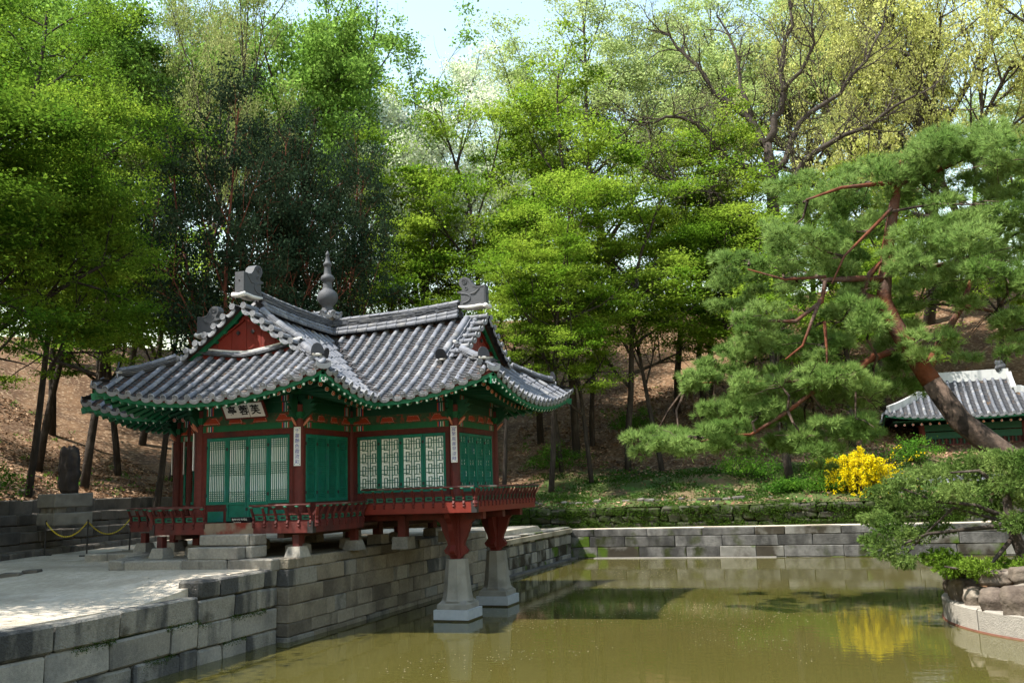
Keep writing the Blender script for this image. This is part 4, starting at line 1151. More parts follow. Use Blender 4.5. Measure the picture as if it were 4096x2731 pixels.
# hillside: one sheet that follows the foot of the slope, rising outwards
foot = [(-9, -30), (-13, -9), (-12.46, -2), (-13.8, 3), (-15.4, 9)]
foot = [(xl(y) - 2.25, y, 3.06) for y in (-60, -30, -15, -8, -4, -2, 0, 2, 4, 6, 8, 10, 12)] + [(-18.2, 14.6, 2.9), (-16.6, 17.0, 2.6), (-13.6, 18.5, 2.3), (-9, 18.75, 2.0)] + [(x, 18.78, 2.0) for x in range(-7, 30, 2)] + [(40, 18.8, 2.0), (70, 18.8, 2.0)]
nrm = []
for i, (x, y, z) in enumerate(foot):
    a_, c_ = foot[max(i - 1, 0)], foot[min(i + 1, len(foot) - 1)]
    tx, ty = c_[0] - a_[0], c_[1] - a_[1]; l_ = math.hypot(tx, ty); nrm.append((-ty / l_, tx / l_))
def hz_(d, c=28): dd = min(d, c); return .26 * dd + .0085 * dd * dd + (.2 * (d - c) * math.exp(-(d - c) / 8) if d > c else 0)
ds = [0, .3, .8, 1.4, 2, 2.8, 3.6, 4.5, 5.5, 6.6, 7.8, 9.2, 10.8, 12.5, 14.5, 17, 20, 23, 26, 29, 33, 38, 46, 60, 90, 160]
V = []; F = []
HB = random.Random(3)
for i, ((x, y, z), (nx, ny_)) in enumerate(zip(foot, nrm)):
    for d in ds:
        X, Y = x + nx * d, y + ny_ * d
        V.append((X, Y, z + hz_(d, 19 if y < 14 else 28 if y > 18 else 23) + (.16 * hash2(X * .5, Y * .5) + .07 * hash2(X * 1.7, Y * 1.5)) * min(1, d / 2) + HB.uniform(-.03, .03)))
nd = len(ds); mi = []
for i in range(len(foot) - 1):
    for j in range(nd - 1):
        F.append((i * nd + j, (i + 1) * nd + j, (i + 1) * nd + j + 1, i * nd + j + 1))
        X = (foot[i][0] + foot[i + 1][0]) / 2; mi.append(1 if foot[i][1] > 18 and ds[j] < 5.2 and X > -6 else 0)
me = bpy.data.meshes.new('hillside'); me.from_pydata(V, [], F); me.materials.append(m_litter); me.materials.append(m_grassy)
me.polygons.foreach_set('material_index', mi); me.polygons.foreach_set('use_smooth', [True] * len(F)); me.update()
HILL = tag(add('hillside', me), kind='structure')
from mathutils.bvhtree import BVHTree
_bvh = BVHTree.FromPolygons([Vector(v) for v in V], F)
def hill_z(x, y):
    h = _bvh.ray_cast(Vector((x, y, 80)), Vector((0, 0, -1)))
    return h[0].z if h[0] else 1.45

# upright rock on a two-tier stone pedestal (left)
def lump(name, c, r, m, seed, sub=2, amp=.25, parent=None, flat=0.0, fz=1.6):
    bm = bmesh.new(); bmesh.ops.create_icosphere(bm, subdivisions=sub, radius=1)
    rr = random.Random(seed); ph = [rr.uniform(0, 6.28) for _ in range(9)]
    for v in bm.verts:
        n = v.co.normalized()
        k = 1 + amp * (math.sin(n.x * 3.1 * fz + ph[0]) * math.sin(n.y * 2.7 * fz + ph[1]) + .6 * math.sin(n.z * 4.3 * fz + ph[2] + n.x * 2) + .4 * math.sin(n.y * 6.1 + ph[3]) * math.sin(n.x * 5.7 + ph[4]))
        # facet towards a box for a stony look
        mx_ = max(abs(n.x), abs(n.y), abs(n.z)); n = n * (1 + flat * (1 / mx_ - 1))
        v.co = Vector((n.x * r[0], n.y * r[1], n.z * r[2])) * k
    me = bpy.data.meshes.new(name); bm.to_mesh(me); bm.free(); me.materials.append(m)
    if sub > 3: me.polygons.foreach_set('use_smooth', [True] * len(me.polygons))
    return add(name, me, parent, Matrix.Translation(c) @ Matrix.Rotation(rr.uniform(0, 6), 4, 'Z') if parent is None or True else None)
m_darkrock = mat('black_brown_rock', (.045, .036, .032), .9, .05, .4, 5, 1.0, 10, .2, c2=(.09, .07, .055), c2scale=2, c2lo=.55, c2hi=.7)
px_, py_ = -13.45, 1.6
RP = empty('stone_pedestal', (px_, py_, 2.4), 'dark two-tier stone pedestal built into the left terrace walls', 'pedestal')
for w, z0, z1 in ((1.5, 2.30, 2.66), (1.5, 2.82, 3.22)):
    me = block_mesh(w, 1.1, z1 - z0, m_pillar, .03, .012, 'slab'); add('slab', me, RP, Matrix.Translation((px_, py_, (z0 + z1) / 2)) @ Matrix.Rotation(-.45, 4, 'Z'))
for dx in (-.55, .0, .5):
    me = block_mesh(.3, .3, .2, m_pillar, .03, .01, 'spacer'); add('spacer', me, RP, Matrix.Translation((px_, py_, 2.74)) @ Matrix.Rotation(-.45, 4, 'Z') @ Matrix.Translation((dx, -.3, 0)))
rk = lump('standing_rock', (px_ + .12, py_, 3.90), (.29, .27, .72), m_darkrock, 5, 5, .085, None, .5, 2.6)
tag(rk, 'tall dark upright ornamental rock standing on the pedestal', 'rock')
b_ = lump('boulder', (-17.2, 3.6, hill_z(-17.2, 3.6) + .06), (.30, .25, .18), m_rock, 8, 3, .15, None, .3); tag(b_, 'small brown stone lying on the leaf-covered slope', 'stone')

# iron posts with yellow chain
POSTS = [(-14.0, 1.75, 1.47, .98), (-11.35, .30, 1.47, .98), (-11.7, 2.3, 1.47, 1.0)]
POSTS = [(-13.05, .55), (-11.30, .33), (-11.64, 2.33)]
labs = ['thin iron barrier post, leftmost of three holding the yellow chain', 'thin iron barrier post on a cross foot between two yellow chain spans', 'thin iron barrier post nearest the pavilion railing']
tops = []
for (x, y), lab in zip(POSTS, labs):
    T = empty('barrier_post', (x, y, 1.47), lab, 'post', 'iron posts of the chain barrier')
    h = 1.0
    b = MB(); b.tube([(x, y, 1.47), (x + rnd.uniform(-.02, .05), y, 1.47 + h)], .022, 8); b.build('stem', m_iron, T)
    b = MB(); b.box((x, y, 1.485), (.5, .035, .02)); b.box((x, y, 1.487), (.035, .5, .02)); b.build('foot', m_iron, T)
    tops.append(Vector((x, y, 1.47 + h - .05)))
m_chain = mat('yellow_plastic_chain', (.55, .42, .02), .5, .02, .05, 8)
def chain(p, q, sag, lab):
    b = MB(); n = 46
    pts = [p + (q - p) * (k / n) + Vector((0, 0, -sag * 4 * (k / n) * (1 - k / n))) for k in range(n + 1)]
    for k in range(n):
        a_, c_ = pts[k], pts[k + 1]; t_ = (c_ - a_).normalized(); s_ = t_.cross(Z).normalized(); u_ = s_.cross(t_)
        w_ = s_ if k % 2 else u_; mid = (a_ + c_) / 2; l_ = (c_ - a_).length * .68
        ring = [mid + t_ * (l_ * math.cos(j * math.pi / 4)) + w_ * (.018 * math.sin(j * math.pi / 4)) for j in range(9)]
        b.tube(ring, .007, 4, False)
    o = b.build('chain', m_chain); tag(o, lab, 'chain', 'yellow barrier chains')
chain(tops[0], tops[1], .42, 'yellow plastic chain span hanging between the two left barrier posts')
chain(tops[1], tops[2], .40, 'yellow plastic chain span hanging beside the pavilion')
# flush stones in the sand (left)
for k, (x, y, w) in enumerate(((-9.5, -4.35, .7), (-9.0, -4.15, .45), (-8.75, -3.85, .35), (-9.9, -4.6, .5))):
    me = block_mesh(w, .28, .10, m_dstone, .02, .01, 'paving_stone'); o = add('paving_stone', me, None, Matrix.Translation((x, y, gz(x, y) + .02)) @ Matrix.Rotation(.35, 4, 'Z')); tag(o, ['longest dark flat stone of the sunken row at the left edge', 'dark flat stone right of the longest one in the sunken row', 'smallest dark flat stone at the right end of the sunken row', 'dark flat stone at the left end of the sunken row'][k], 'stone', 'row of sunken stones in the sand')

# ------------------------------------------------------------------ round island on the right
ICX, ICY, IR = 14.35, 1.25, 4.0
IS = empty('island_wall', (ICX, ICY, 0), 'curved pale granite kerb wall of the round island', 'wall')
n = 18
for k in range(n):
    a0, a1 = 2 * math.pi * (k + .32) / n, 2 * math.pi * (k + 1.32) / n
    b = MB(); i0 = 0; m_ = 5; g = .004
    for j in range(m_ + 1):
        an = a0 + g + (a1 - a0 - 2 * g) * j / m_
        for rr_, zz in ((IR - .3, .42), (IR - .03, .42), (IR, .39), (IR, -.3)): b.v.append(Vector((ICX + rr_ * math.cos(an), ICY + rr_ * math.sin(an), zz)))
    for j in range(m_):
        for q in range(3): b.face([4 * j + q, 4 * (j + 1) + q, 4 * (j + 1) + q + 1, 4 * j + q + 1])
    b.face([0, 1, 2, 3]); b.face([4 * m_ + q for q in (3, 2, 1, 0)])
    b.build('kerb_stone', m_granpale, IS)
    b = MB(); b.tube([(ICX + (IR + .004) * math.cos(a0 + (a1 - a0) * j / 4), ICY + (IR + .004) * math.sin(a0 + (a1 - a0) * j / 4), .0) for j in range(5)], .03, 6); b.build('wet_band', m_wetred, IS)
IG = MB(); IG.lathe((ICX, ICY, 0), [(IR - .2, .2), (IR - .28, .40), (IR - .8, .95), (IR - 1.6, 1.15), (1.2, 1.3), (.05, 1.35)], 28)
tag(IG.build('island_ground', m_litter, smooth=True), kind='structure')
BOUL = [(178, .26, .66, .34, 1), (187.5, .30, .46, .34, 2), (197, .34, .34, .30, 3), (208, .42, .40, .36, 4), (220, .44, .56, .42, 5), (232, .40, .36, .34, 6), (243, .46, .52, .42, 7), (255, .42, .46, .4, 8), (168, .34, .5, .34, 9), (157, .4, .44, .36, 10)]
blabs = ['tall dark boulder at the left tip of the island', 'narrow upright brown boulder beside the island tip', 'rounded small brown boulder on the island kerb', 'low brown boulder in the middle of the island edge', 'large sunlit boulder on the island kerb', 'flat pale boulder under the low juniper sprays', 'big pale boulder at the right picture edge', 'boulder at the near side of the island', 'boulder behind the island tip', 'boulder at the far side of the island']
for (an, w, h, dpt, sd), lab in zip(BOUL, blabs):
    an = math.radians(an); r_ = IR - .36
    o = lump('boulder', (ICX + r_ * math.cos(an), ICY + r_ * math.sin(an), .42 + h * .36), (w * .86, dpt * .8, h * .58), m_rock, sd, 4, .055, None, .6, 1.5)
    tag(o, lab, 'boulder', 'boulders edging the island')
for k, (an, zz, w) in enumerate(((184, .98, .34), (203, .95, .40), (219, 1.05, .40), (237, .98, .46))):
    an = math.radians(an); o = lump('boulder', (ICX + (IR - .62) * math.cos(an), ICY + (IR - .62) * math.sin(an), zz), (w, w * .8, .16), m_rock, 30 + k, 4, .06, None, .6, 1.5)
    tag(o, ['flat cap stone above the island tip', 'cap stone above the small round boulder', 'cap stone over the large sunlit boulder', 'pale cap stone at the right edge'][k], 'boulder', 'boulders edging the island')
# garden spotlight on the island
SL = empty('spotlight', (12.35, .35, 1.25), 'black garden spotlight on the island beside the juniper trunk', 'lamp')
b = MB(); b.tube([(12.35, .35, 1.2), (12.35, .35, 1.42)], .02, 8); b.build('stake', m_black, SL)
b = MB(); b.tube([(12.43, .25, 1.44), (12.37, .35, 1.58), (12.32, .43, 1.70)], [.13, .135, .12], 14); b.build('housing', m_black, SL)
b = MB(); b.tube([(12.32, .43, 1.69), (12.29, .47, 1.76)], [.145, .12], 14); b.build('hood', m_black, SL)
# ------------------------------------------------------------------ far stele pavilion and its tiled garden wall
SPV = empty('stele_pavilion', (15, 27, 2.6), 'small tiled pavilion with white plastered ridge half hidden behind the leaning pine', 'pavilion')
sx0, sx1, sy0, sy1, sze = 10.65, 18.2, 24.6, 29.8, 5.45
hw_ = (sy1 - sy0) / 2; ry = (sy0 + sy1) / 2
def sp_prof(q): return .42 * q + .11 * q * q
def SF(x, q):
    """front slope point"""
    w = max(0, 1 - (x - sx0 - q) / 3.0, 1 - (sx1 - q - x) / 3.0); w = min(w, 1)
    return Vector((x, sy0 + q, sze + sp_prof(q) + .28 * w * w * max(0, 1 - q / 2)))
def SL_(y, q):
    w = min(1, max(0, 1 - (y - sy0 - q) / 2.4, 1 - (sy1 - q - y) / 2.4))
    return Vector((sx0 + q, y, sze + sp_prof(q) + .28 * w * w * max(0, 1 - q / 2)))
b = MB()
grid(b, lambda q, k: SF(sx0 + min(q, 1.9) + (sx1 - sx0 - 2 * min(q, 1.9)) * k, q), lin(0, hw_, 9), lambda u: lin(0, 1, 13))
grid(b, lambda q, k: (lambda v: Vector((v.x, 2 * ry - v.y, v.z)))(SF(sx0 + min(q, 1.9) + (sx1 - sx0 - 2 * min(q, 1.9)) * k, q)), lin(0, hw_, 9), lambda u: lin(0, 1, 13))
grid(b, lambda q, k: SL_(sy0 + q + (sy1 - sy0 - 2 * q) * k, q), lin(0, 1.9, 7), lambda u: lin(0, 1, 9))
grid(b, lambda q, k: (lambda v: Vector((sx0 + sx1 - v.x, v.y, v.z)))(SL_(sy0 + q + (sy1 - sy0 - 2 * q) * k, q)), lin(0, 1.9, 7), lambda u: lin(0, 1, 9))
SR = b.build('roof', m_pan, SPV)
cv, pn, dc, dr = [], [], [], []
X1 = Vector((1, 0, 0)); Y1 = Vector((0, 1, 0))
x = sx0 + .15
while x < sx1 - .1:
    for half in (0, 1):
        xx = x + half * .16; q1 = min(hw_ - .05, (xx - sx0) if xx < sx0 + 1.9 else hw_, (sx1 - xx) if xx > sx1 - 1.9 else hw_)
        if q1 < .15: continue
        path = [SF(xx, q1 * k / 10) for k in range(11)]
        if half == 0: tiles_along(path, X1, .285, cv, .034, .30)
        else: tiles_along(path, X1, .13, pn, 0, .14)
        eave_frame(path[0], path[1], X1, .055 if half == 0 else 0, -.22, dc if half == 0 else dr)
    x += .32
y = sy0 + .15
while y < sy1 - .1:
    q1 = min(1.9, y - sy0, sy1 - y)
    if q1 > .15:
        path = [SL_(y, q1 * k / 8) for k in range(9)]; tiles_along(path, Y1, .285, cv, .034, .30); eave_frame(path[0], path[1], Y1, .055, -.22, dc)
        path = [SL_(y + .16, max(.05, q1 - .1) * k / 8) for k in range(9)]; tiles_along(path, Y1, .13, pn, 0, .14)
    y += .32
place(cv, 'cover_tile', me_cover, SR, 'cover_tile_rows', 240); place(pn, 'pan_tile', me_pan, SR, 'pan_tile_rows', 120); place(dc, 'tile_end_disc', me_disc, SR, 'tile_end_discs', 60); place(dr, 'drip_tile', me_drip, SR, 'drip_tiles', 40)
m_whiteridge = mat('stained_white_ridge', (.40, .40, .39), .9, 0, .15, 2, .2, 10, .1, c2=(.22, .23, .23), c2scale=1.6, c2lo=.5, c2hi=.66, stretch=(1.5, 1.5, .4))
rz = sze + sp_prof(hw_) - .05
b = MB(); b.beam((sx0 + 1.9, ry, rz + .2), (sx1 - 1.9, ry, rz + .2), .22, .5); b.build('white_ridge', m_whiteridge, SPV)
b = MB()
for sg, xe in ((1, sx0), (-1, sx1)):
    for s2 in (-1, 1):
        p_ = [Vector((xe + sg * 1.9, ry + s2 * (hw_ - q), sze + sp_prof(q) + .14)) for q in lin(hw_, 1.7, 5)] + [Vector((xe + sg * q, ry + s2 * (hw_ - q), sze + sp_prof(q) + .28 * max(0, 1 - q / 2) + .14)) for q in lin(1.7, .25, 6)]
        for i in range(len(p_) - 1): b.beam(p_[i], p_[i + 1], .2, .3)
b.build('hip_ridges', m_whiteridge, SPV)
for xe in (sx0 + 1.9, sx1 - 1.9): 
    o = lump('ridge_ornament', (xe + (.3 if xe < 15 else -.3), ry, rz + .55), (.3, .14, .28), m_tile_dark2, 77, 3, .2, SPV)
b = MB(); d0 = 0
for zz, m_, th in ((-.10, m_green, .09),):
    for p0, p1 in ((SF(sx0 + .03, 0), None),):
        pts = [SF(x_, .03) for x_ in lin(sx0 + .03, sx1 - .03, 24)]; sweep(b, pts, rect(0, .05, -.15, -.06), Y1)
        pts = [SL_(y_, .03) for y_ in lin(sy0 + .03, sy1 - .03, 14)]; sweep(b, pts, rect(0, .05, -.15, -.06), X1)
b.build('eave_fascia', m_green, SPV)
b = MB(); b.box(((sx0 + sx1) / 2, ry, 5.36), (sx1 - sx0 - .8, sy1 - sy0 - .8, .05)); b.build('soffit', m_green2, SPV)
x = sx0 + .5
while x < sx1 - .4:
    add('rafter', me_raf, SPV, frame(Vector((x, sy0 + .42, 5.20)), Vector((1, 0, 0)), Vector((0, 1, .15)).normalized(), Vector((0, -.15, 1)).normalized())); x += .36
cxs = [12.3, 14.4, 16.5]
for x in cxs:
    for y in (26.1, 28.3):
        b = MB(); b.tube([(x, y, 2.6), (x, y, 5.2)], .15, 10); b.build('column', m_red, SPV)
for xa, xb in zip(cxs[:-1], cxs[1:]):
    for nm, m_, z0, z1, th in (('lintel_beam', m_green2, 4.55, 4.85, .16), ('eave_purlin', m_green2, 4.9, 5.2, .2), ('lower_rail', m_red, 3.3, 3.45, .1), ('sill', m_red, 2.65, 2.85, .12), ('mid_rail', m_red, 4.05, 4.3, .1)):
        b = MB(); b.beam((xa, 26.1, (z0 + z1) / 2), (xb, 26.1, (z0 + z1) / 2), th, z1 - z0); b.build(nm, m_, SPV)
    for k in range(14):
        b = MB(); xx = xa + (xb - xa) * (k + .5) / 14; b.box((xx, 26.1, 3.75), (.05, .05, 2.0)); b.build('slat', m_green2 if k % 2 else m_red, SPV)
    b = MB(); b.box(((xa + xb) / 2, 26.16, 3.7), (xb - xa, .02, 2.2)); b.build('interior_shade_sheet', m_under, SPV)  # dark sheet standing in for the shaded interior behind the slats
for y in (26.1, 28.3): pass
b = MB(); b.box((12.3, 27.2, 3.9), (.08, 2.1, 2.5)); b.build('side_wall', m_red, SPV)
b = MB(); b.box((14.4, 27.2, 2.25), (6.0, 4.2, .8)); b.build('stone_base', m_wall, SPV)
# garden wall with tile coping in front of it
def tiled_wall(p0, p1, z0, z1, lab, m_body):
    T = empty('garden_wall', (p0[0], p0[1], z0), lab, 'wall'); p0, p1 = Vector((*p0, 0)), Vector((*p1, 0)); U = (p1 - p0).normalized(); ln = (p1 - p0).length; n_ = U.cross(Z)
    rows = int((z1 - z0) / .13)
    b = MB(); b.beam(p0 + Z * (z0 + z1) / 2, p1 + Z * (z0 + z1) / 2, .30, z1 - z0); b.build('mortar_core', m_plaster, T)
    for r in range(rows):
        x = -.15 * (r % 2)
        while x < ln:
            a_, c_ = max(x, 0), min(x + .30, ln)
            if c_ - a_ > .05:
                for sg in (1,):
                    me = block_mesh(c_ - a_ - .018, .36, .112, m_body, .008, .004, 'brick'); add('brick', me, T, frame(p0 + U * ((a_ + c_) / 2) + Z * (z0 + (r + .5) * (z1 - z0) / rows), U, Z.cross(U), Z))
            x += .30
    x = 0
    for sg in (-1, 1):
        x = 0.0
        while x < ln:
            y = (-n_ * sg + Z * .45).normalized(); xx = y.cross(Z).normalized(); z = xx.cross(y)
            if z.z < 0: xx = -xx; z = xx.cross(y)
            add('coping_tile', me_cover, T, frame(p0 + U * (x + .08) + n_ * (sg * .34) + Z * (z1 + .02), xx, y, z)); x += .22
    b = MB()
    for k in range(3): b.beam(p0 + Z * (z1 + .16 + .04 * k), p1 + Z * (z1 + .16 + .04 * k), .26 - .03 * k, .03)
    b.build('coping_ridge', m_tile, T)
    x = 0.0
    while x < ln: add('ridge_tile', me_cover, T, frame(p0 + U * x + Z * (z1 + .27), U.cross(Z), U, Z)); x += .29
    b = MB(); b.beam(p0 + Z * (z1 + .07), p1 + Z * (z1 + .07), .5, .12); b.build('coping_bed', m_under, T)
m_brick = mat('grey_brown_brick', (.16, .125, .10), .9, .25, .2, 8, .4, 30, .1)
tiled_wall((10.4, 21.6), (14.6, 21.6), 2.0, 2.55, 'low brick garden wall with tiled coping right of the forsythia', m_brick)
tiled_wall((10.9, 24.3), (12.3, 24.3), 2.6, 3.2, 'short darker tiled wall behind, under the stele pavilion eaves', m_brick)
WH = empty('retaining_wall', (14, 19.2, 1.1), 'pale dressed-stone retaining wall partly behind the island juniper', 'wall')
wall_line(WH, (10.2, 19.2), (24, 19.2), (0, -1), [2.0, 1.62, 1.1], (.5, 1.2), [m_granite, m_wall], .5, .02, .012, .012)

# ------------------------------------------------------------------ vegetation
m_grit = mat('court_grit', (.30, .26, .21), .9, 0, .5, 30)
rng = np.random.default_rng(11)
m_bark = mat('dark_grey_bark', (.035, .028, .023), .95, .15, .35, 5, 1.0, 18, .1, c2=(.07, .058, .048), c2scale=3, c2lo=.5, c2hi=.7, stretch=(3, 3, .6))
m_barkred = mat('red_juniper_bark', (.13, .045, .028), .9, .15, .35, 4, .9, 14, .1, c2=(.06, .03, .024), c2scale=2, c2lo=.5, c2hi=.7, stretch=(3, 3, .5))
m_pinebark = mat('red_pine_bark', (.115, .042, .024), .95, 0, .45, 5, 1.0, 14, .05, c2=(.085, .055, .045), c2scale=1.6, c2lo=.45, c2hi=.6)
m_pinebark2 = mat('plated_pine_bark', (.085, .060, .047), .95, 0, .6, 9, 1.0, 10, .1, c2=(.022, .017, .014), c2scale=5, c2lo=.48, c2hi=.56, stretch=(1, 1, .45))
m_oakbark = mat('grey_oak_bark', (.05, .041, .035), .95, .1, .3, 5, .8, 18, .1)
LM = {
 'maple': leafmat('spring_maple_leaf', (.105, .20, .016), (.225, .315, .036), .56, .50),
 'broad': leafmat('fresh_green_leaf', (.105, .20, .030), (.19, .305, .062), .55, .6),
 'juniper': leafmat('dark_juniper_spray', (.016, .032, .018), (.034, .054, .028), .15, .8),
 'sparse': leafmat('young_buff_leaf', (.19, .25, .06), (.30, .32, .13), .52, .8),
 'white': leafmat('white_blossom_leaf', (.74, .77, .66), (.50, .60, .36), .42, 1.1),
 'feather': leafmat('feathery_pale_leaf', (.27, .36, .11), (.40, .48, .20), .55, .5),
 'yellow': leafmat('yellow_green_leaf', (.42, .45, .12), (.52, .53, .20), .55, .6),
 'oakbare': leafmat('tiny_oak_leaf', (.22, .26, .08), (.32, .33, .14), .45, .9),
 'pine': leafmat('pine_needle', (.125, .215, .048), (.24, .345, .100), .44, .9),
 'ijun': leafmat('island_juniper_spray', (.085, .155, .032), (.20, .28, .075), .35, 1.3),
 'ijun2': leafmat('low_juniper_spray', (.11, .19, .02), (.15, .23, .03), .3, 1.5),  # yellower green used for the low sprays
 'flower': leafmat('forsythia_petal', (.62, .49, .006), (.72, .58, .015), .35, 2),
 'shrub': leafmat('shrub_leaf', (.05, .13, .015), (.09, .19, .02), .4, 1),
 'grass': leafmat('grass_blade', (.030, .070, .010), (.055, .110, .016), .35, .8),
 'litter': leafmat('fallen_leaf', (.34, .225, .145), (.15, .085, .05), .12, 1.5),
}
LM['bigmaple'] = leafmat('shade_toned_maple_leaf', (.060, .135, .012), (.135, .215, .022), .50, .6)  # maple leaf darkened in its colour, as if shaded by bigger trees
def unit(v): return v / np.maximum(np.linalg.norm(v, axis=-1, keepdims=True), 1e-6)
def leaf_quads(C, n, sx, sz, size, up=.6, asp=.55, jit=.5, rng=rng):
    """C (k,3) clump centres, n leaves each, spread sx (horizontal) sz (vertical); diamond leaves"""
    k = len(C); T = k * n
    c = np.repeat(C, n, 0) + rng.normal(size=(T, 3)) * np.stack([np.repeat(sx, n), np.repeat(sx, n), np.repeat(sz, n)], 1) * .55
    nn = unit(rng.normal(size=(T, 3)) * (1 - up) + np.array([0, 0, up]))
    a = unit(np.cross(nn, rng.normal(size=(T, 3)))); b = np.cross(nn, a)
    s = size * (1 + jit * (rng.random(T) - .5))[:, None]
    V = np.stack([c - a * s * .5, c + b * s * asp * .5 - nn * s * .06, c + a * s * .5 - nn * s * .12, c - b * s * asp * .5 - nn * s * .06], 1).reshape(-1, 3)
    F = np.arange(T * 4).reshape(-1, 4)
    return V, F
def tuft_tris(C, D, n, ln, w, spread=.75, rng=rng):
    """needle tufts at C pointing along D"""
    k = len(C); T = k * n
    d = unit(np.repeat(unit(D), n, 0) + rng.normal(size=(T, 3)) * spread)
    c = np.repeat(C, n, 0)
    s = unit(np.cross(d, rng.normal(size=(T, 3)))) * w
    L = ln * (.7 + .5 * rng.random(T))[:, None]
    V = np.stack([c - s, c + s, c + d * L], 1).reshape(-1, 3)
    return V, np.arange(T * 3).reshape(-1, 3)

def grow(b, p, d, ln, r, lev, maxlev, P, tips, R):
    """recursive limb: bends, tapers, spawns side limbs; collects tip points"""
    n = 5 if lev < 2 else 4
    pts = [p]; dd = d.copy()
    for i in range(n):
        dd = (dd + Vector((R.gauss(0, P['wob']), R.gauss(0, P['wob']), R.gauss(0, P['wob'] * .7) + P['rise'][min(lev, len(P['rise']) - 1)]))).normalized()
        pts.append(pts[-1] + dd * (ln / n))
    r1 = r * (.45 if lev < maxlev else .25)
    b.tube(pts, [r + (r1 - r) * i / n for i in range(n + 1)], 8 if lev == 0 else (5 if lev == 1 else (4 if lev == 2 else 3)), lev == 0)
    if lev >= P['leaf_from']: tips.append(pts[-1]); tips.append(pts[-2]); 
    if lev >= max(P['leaf_from'], 2): tips.append(pts[n // 2])
    if lev >= maxlev: return
    m = P['kids'][min(lev, len(P['kids']) - 1)]
    az0 = R.uniform(0, 6.28)
    for k in range(m):
        f = P['first'][min(lev, len(P['first']) - 1)]; f = f + (1 - f) * (k + R.uniform(.1, .9)) / m
        x = f * n; i = min(int(x), n - 1); q = pts[i] + (pts[i + 1] - pts[i]) * (x - i)
        az = az0 + k * 2.4 + R.uniform(-.4, .4)
        t = (pts[i + 1] - pts[i]).normalized(); s = t.cross(Z)
        if s.length < .1: s = t.cross(Vector((1, 0, 0)))
        s.normalize(); u = s.cross(t)
        an = P['angle'][min(lev, len(P['angle']) - 1)] * R.uniform(.75, 1.25)
        nd = (t * math.cos(an) + (s * math.cos(az) + u * math.sin(az)) * math.sin(an)).normalized()
        sc = P['len'][min(lev, len(P['len']) - 1)] * R.uniform(.7, 1.2) * (1.15 - .5 * f if lev == 0 else 1.0)
        grow(b, q, nd, ln * sc, max(.008, (r + (r1 - r) * f) * P['thin']), lev + 1, maxlev, P, tips, R)
    # leader
    if lev == 0 and P.get('leader', True): grow(b, pts[-1], dd, ln * P['len'][0] * .8, r1 * .9, 1, maxlev, P, tips, R)

PROTO = {}
KIND = {
 'maple': dict(H=14, R=4.2, P=dict(wob=.10, rise=[.02, .04, -.02], kids=[9, 5, 3], first=[.40, .3, .35], angle=[1.0, .8, .7], len=[.50, .5, .45], thin=.62, leaf_from=2), lev=3, tr=.17, tl=.62, leaves=(42000, .115, .80, .085, .74, 230), bark='m_bark'),
 'bigmaple': dict(H=17, R=6.5, P=dict(wob=.10, rise=[.02, .04, -.02], kids=[11, 6, 4], first=[.40, .3, .35], angle=[1.05, .8, .7], len=[.62, .5, .45], thin=.62, leaf_from=2), lev=3, tr=.24, tl=.62, leaves=(130000, .095, .85, .12, .66, 640), bark='m_bark'),
 'broad': dict(H=26, R=6, P=dict(wob=.10, rise=[.02, .10, .05], kids=[10, 6, 4], first=[.45, .3, .3], angle=[.8, .7, .7], len=[.48, .5, .45], thin=.6, leaf_from=2), lev=3, tr=.32, tl=.62, leaves=(44000, .18, .75, .36, .45, 380), bark='m_bark'),
 'juniper': dict(H=19, R=3.6, P=dict(wob=.06, rise=[.05, .10, .05], kids=[9, 6, 3], first=[.15, .3, .3], angle=[.55, .7, .7], len=[.45, .45, .45], thin=.55, leaf_from=2), lev=3, tr=.17, tl=.62, leaves=(80000, .125, .55, .36, .15, 800), bark='m_barkred', stems=4),
 'sparse': dict(H=28, R=5, P=dict(wob=.10, rise=[.0, .16, .08, .04], kids=[7, 5, 4, 3], first=[.50, .3, .3, .3], angle=[.6, .65, .7, .7], len=[.60, .5, .5, .45], thin=.68, leaf_from=3), lev=4, tr=.28, tl=.52, leaves=(26000, .115, .5, .4, .3, 1500), bark='m_bark'),
 'white': dict(H=26, R=5.2, P=dict(wob=.10, rise=[.02, .06, -.04], kids=[11, 6, 4], first=[.4, .3, .3], angle=[.75, .7, .7], len=[.42, .5, .45], thin=.6, leaf_from=2), lev=3, tr=.3, tl=.66, leaves=(60000, .155, .6, .55, .1, 600), bark='m_bark'),
 'feather': dict(H=22, R=7, P=dict(wob=.08, rise=[.02, .09, .04], kids=[11, 7, 4], first=[.35, .3, .3], angle=[.85, .7, .7], len=[.62, .5, .45], thin=.6, leaf_from=2), lev=3, tr=.28, tl=.58, leaves=(60000, .15, .75, .25, .55, 600), bark='m_bark'),
 'yellow': dict(H=22, R=7, P=dict(wob=.13, rise=[.0, .10, .06, .02], kids=[9, 6, 4, 3], first=[.40, .3, .3, .3], angle=[.85, .7, .7, .7], len=[.66, .52, .5, .45], thin=.70, leaf_from=3), lev=4, tr=.32, tl=.52, leaves=(27000, .14, .40, .28, .35, 1500), bark='m_oakbark'),
 'oakbare': dict(H=24, R=9, P=dict(wob=.17, rise=[.0, .05, .04, .01, .0], kids=[9, 6, 5, 4, 3], first=[.72, .25, .25, .2, .2], angle=[1.15, .75, .75, .8, .8], len=[1.0, .58, .5, .45, .5], thin=.76, leaf_from=4), lev=5, tr=.42, tl=.46, leaves=(10000, .08, .35, .25, .3, 3000), bark='m_oakbark'),
}
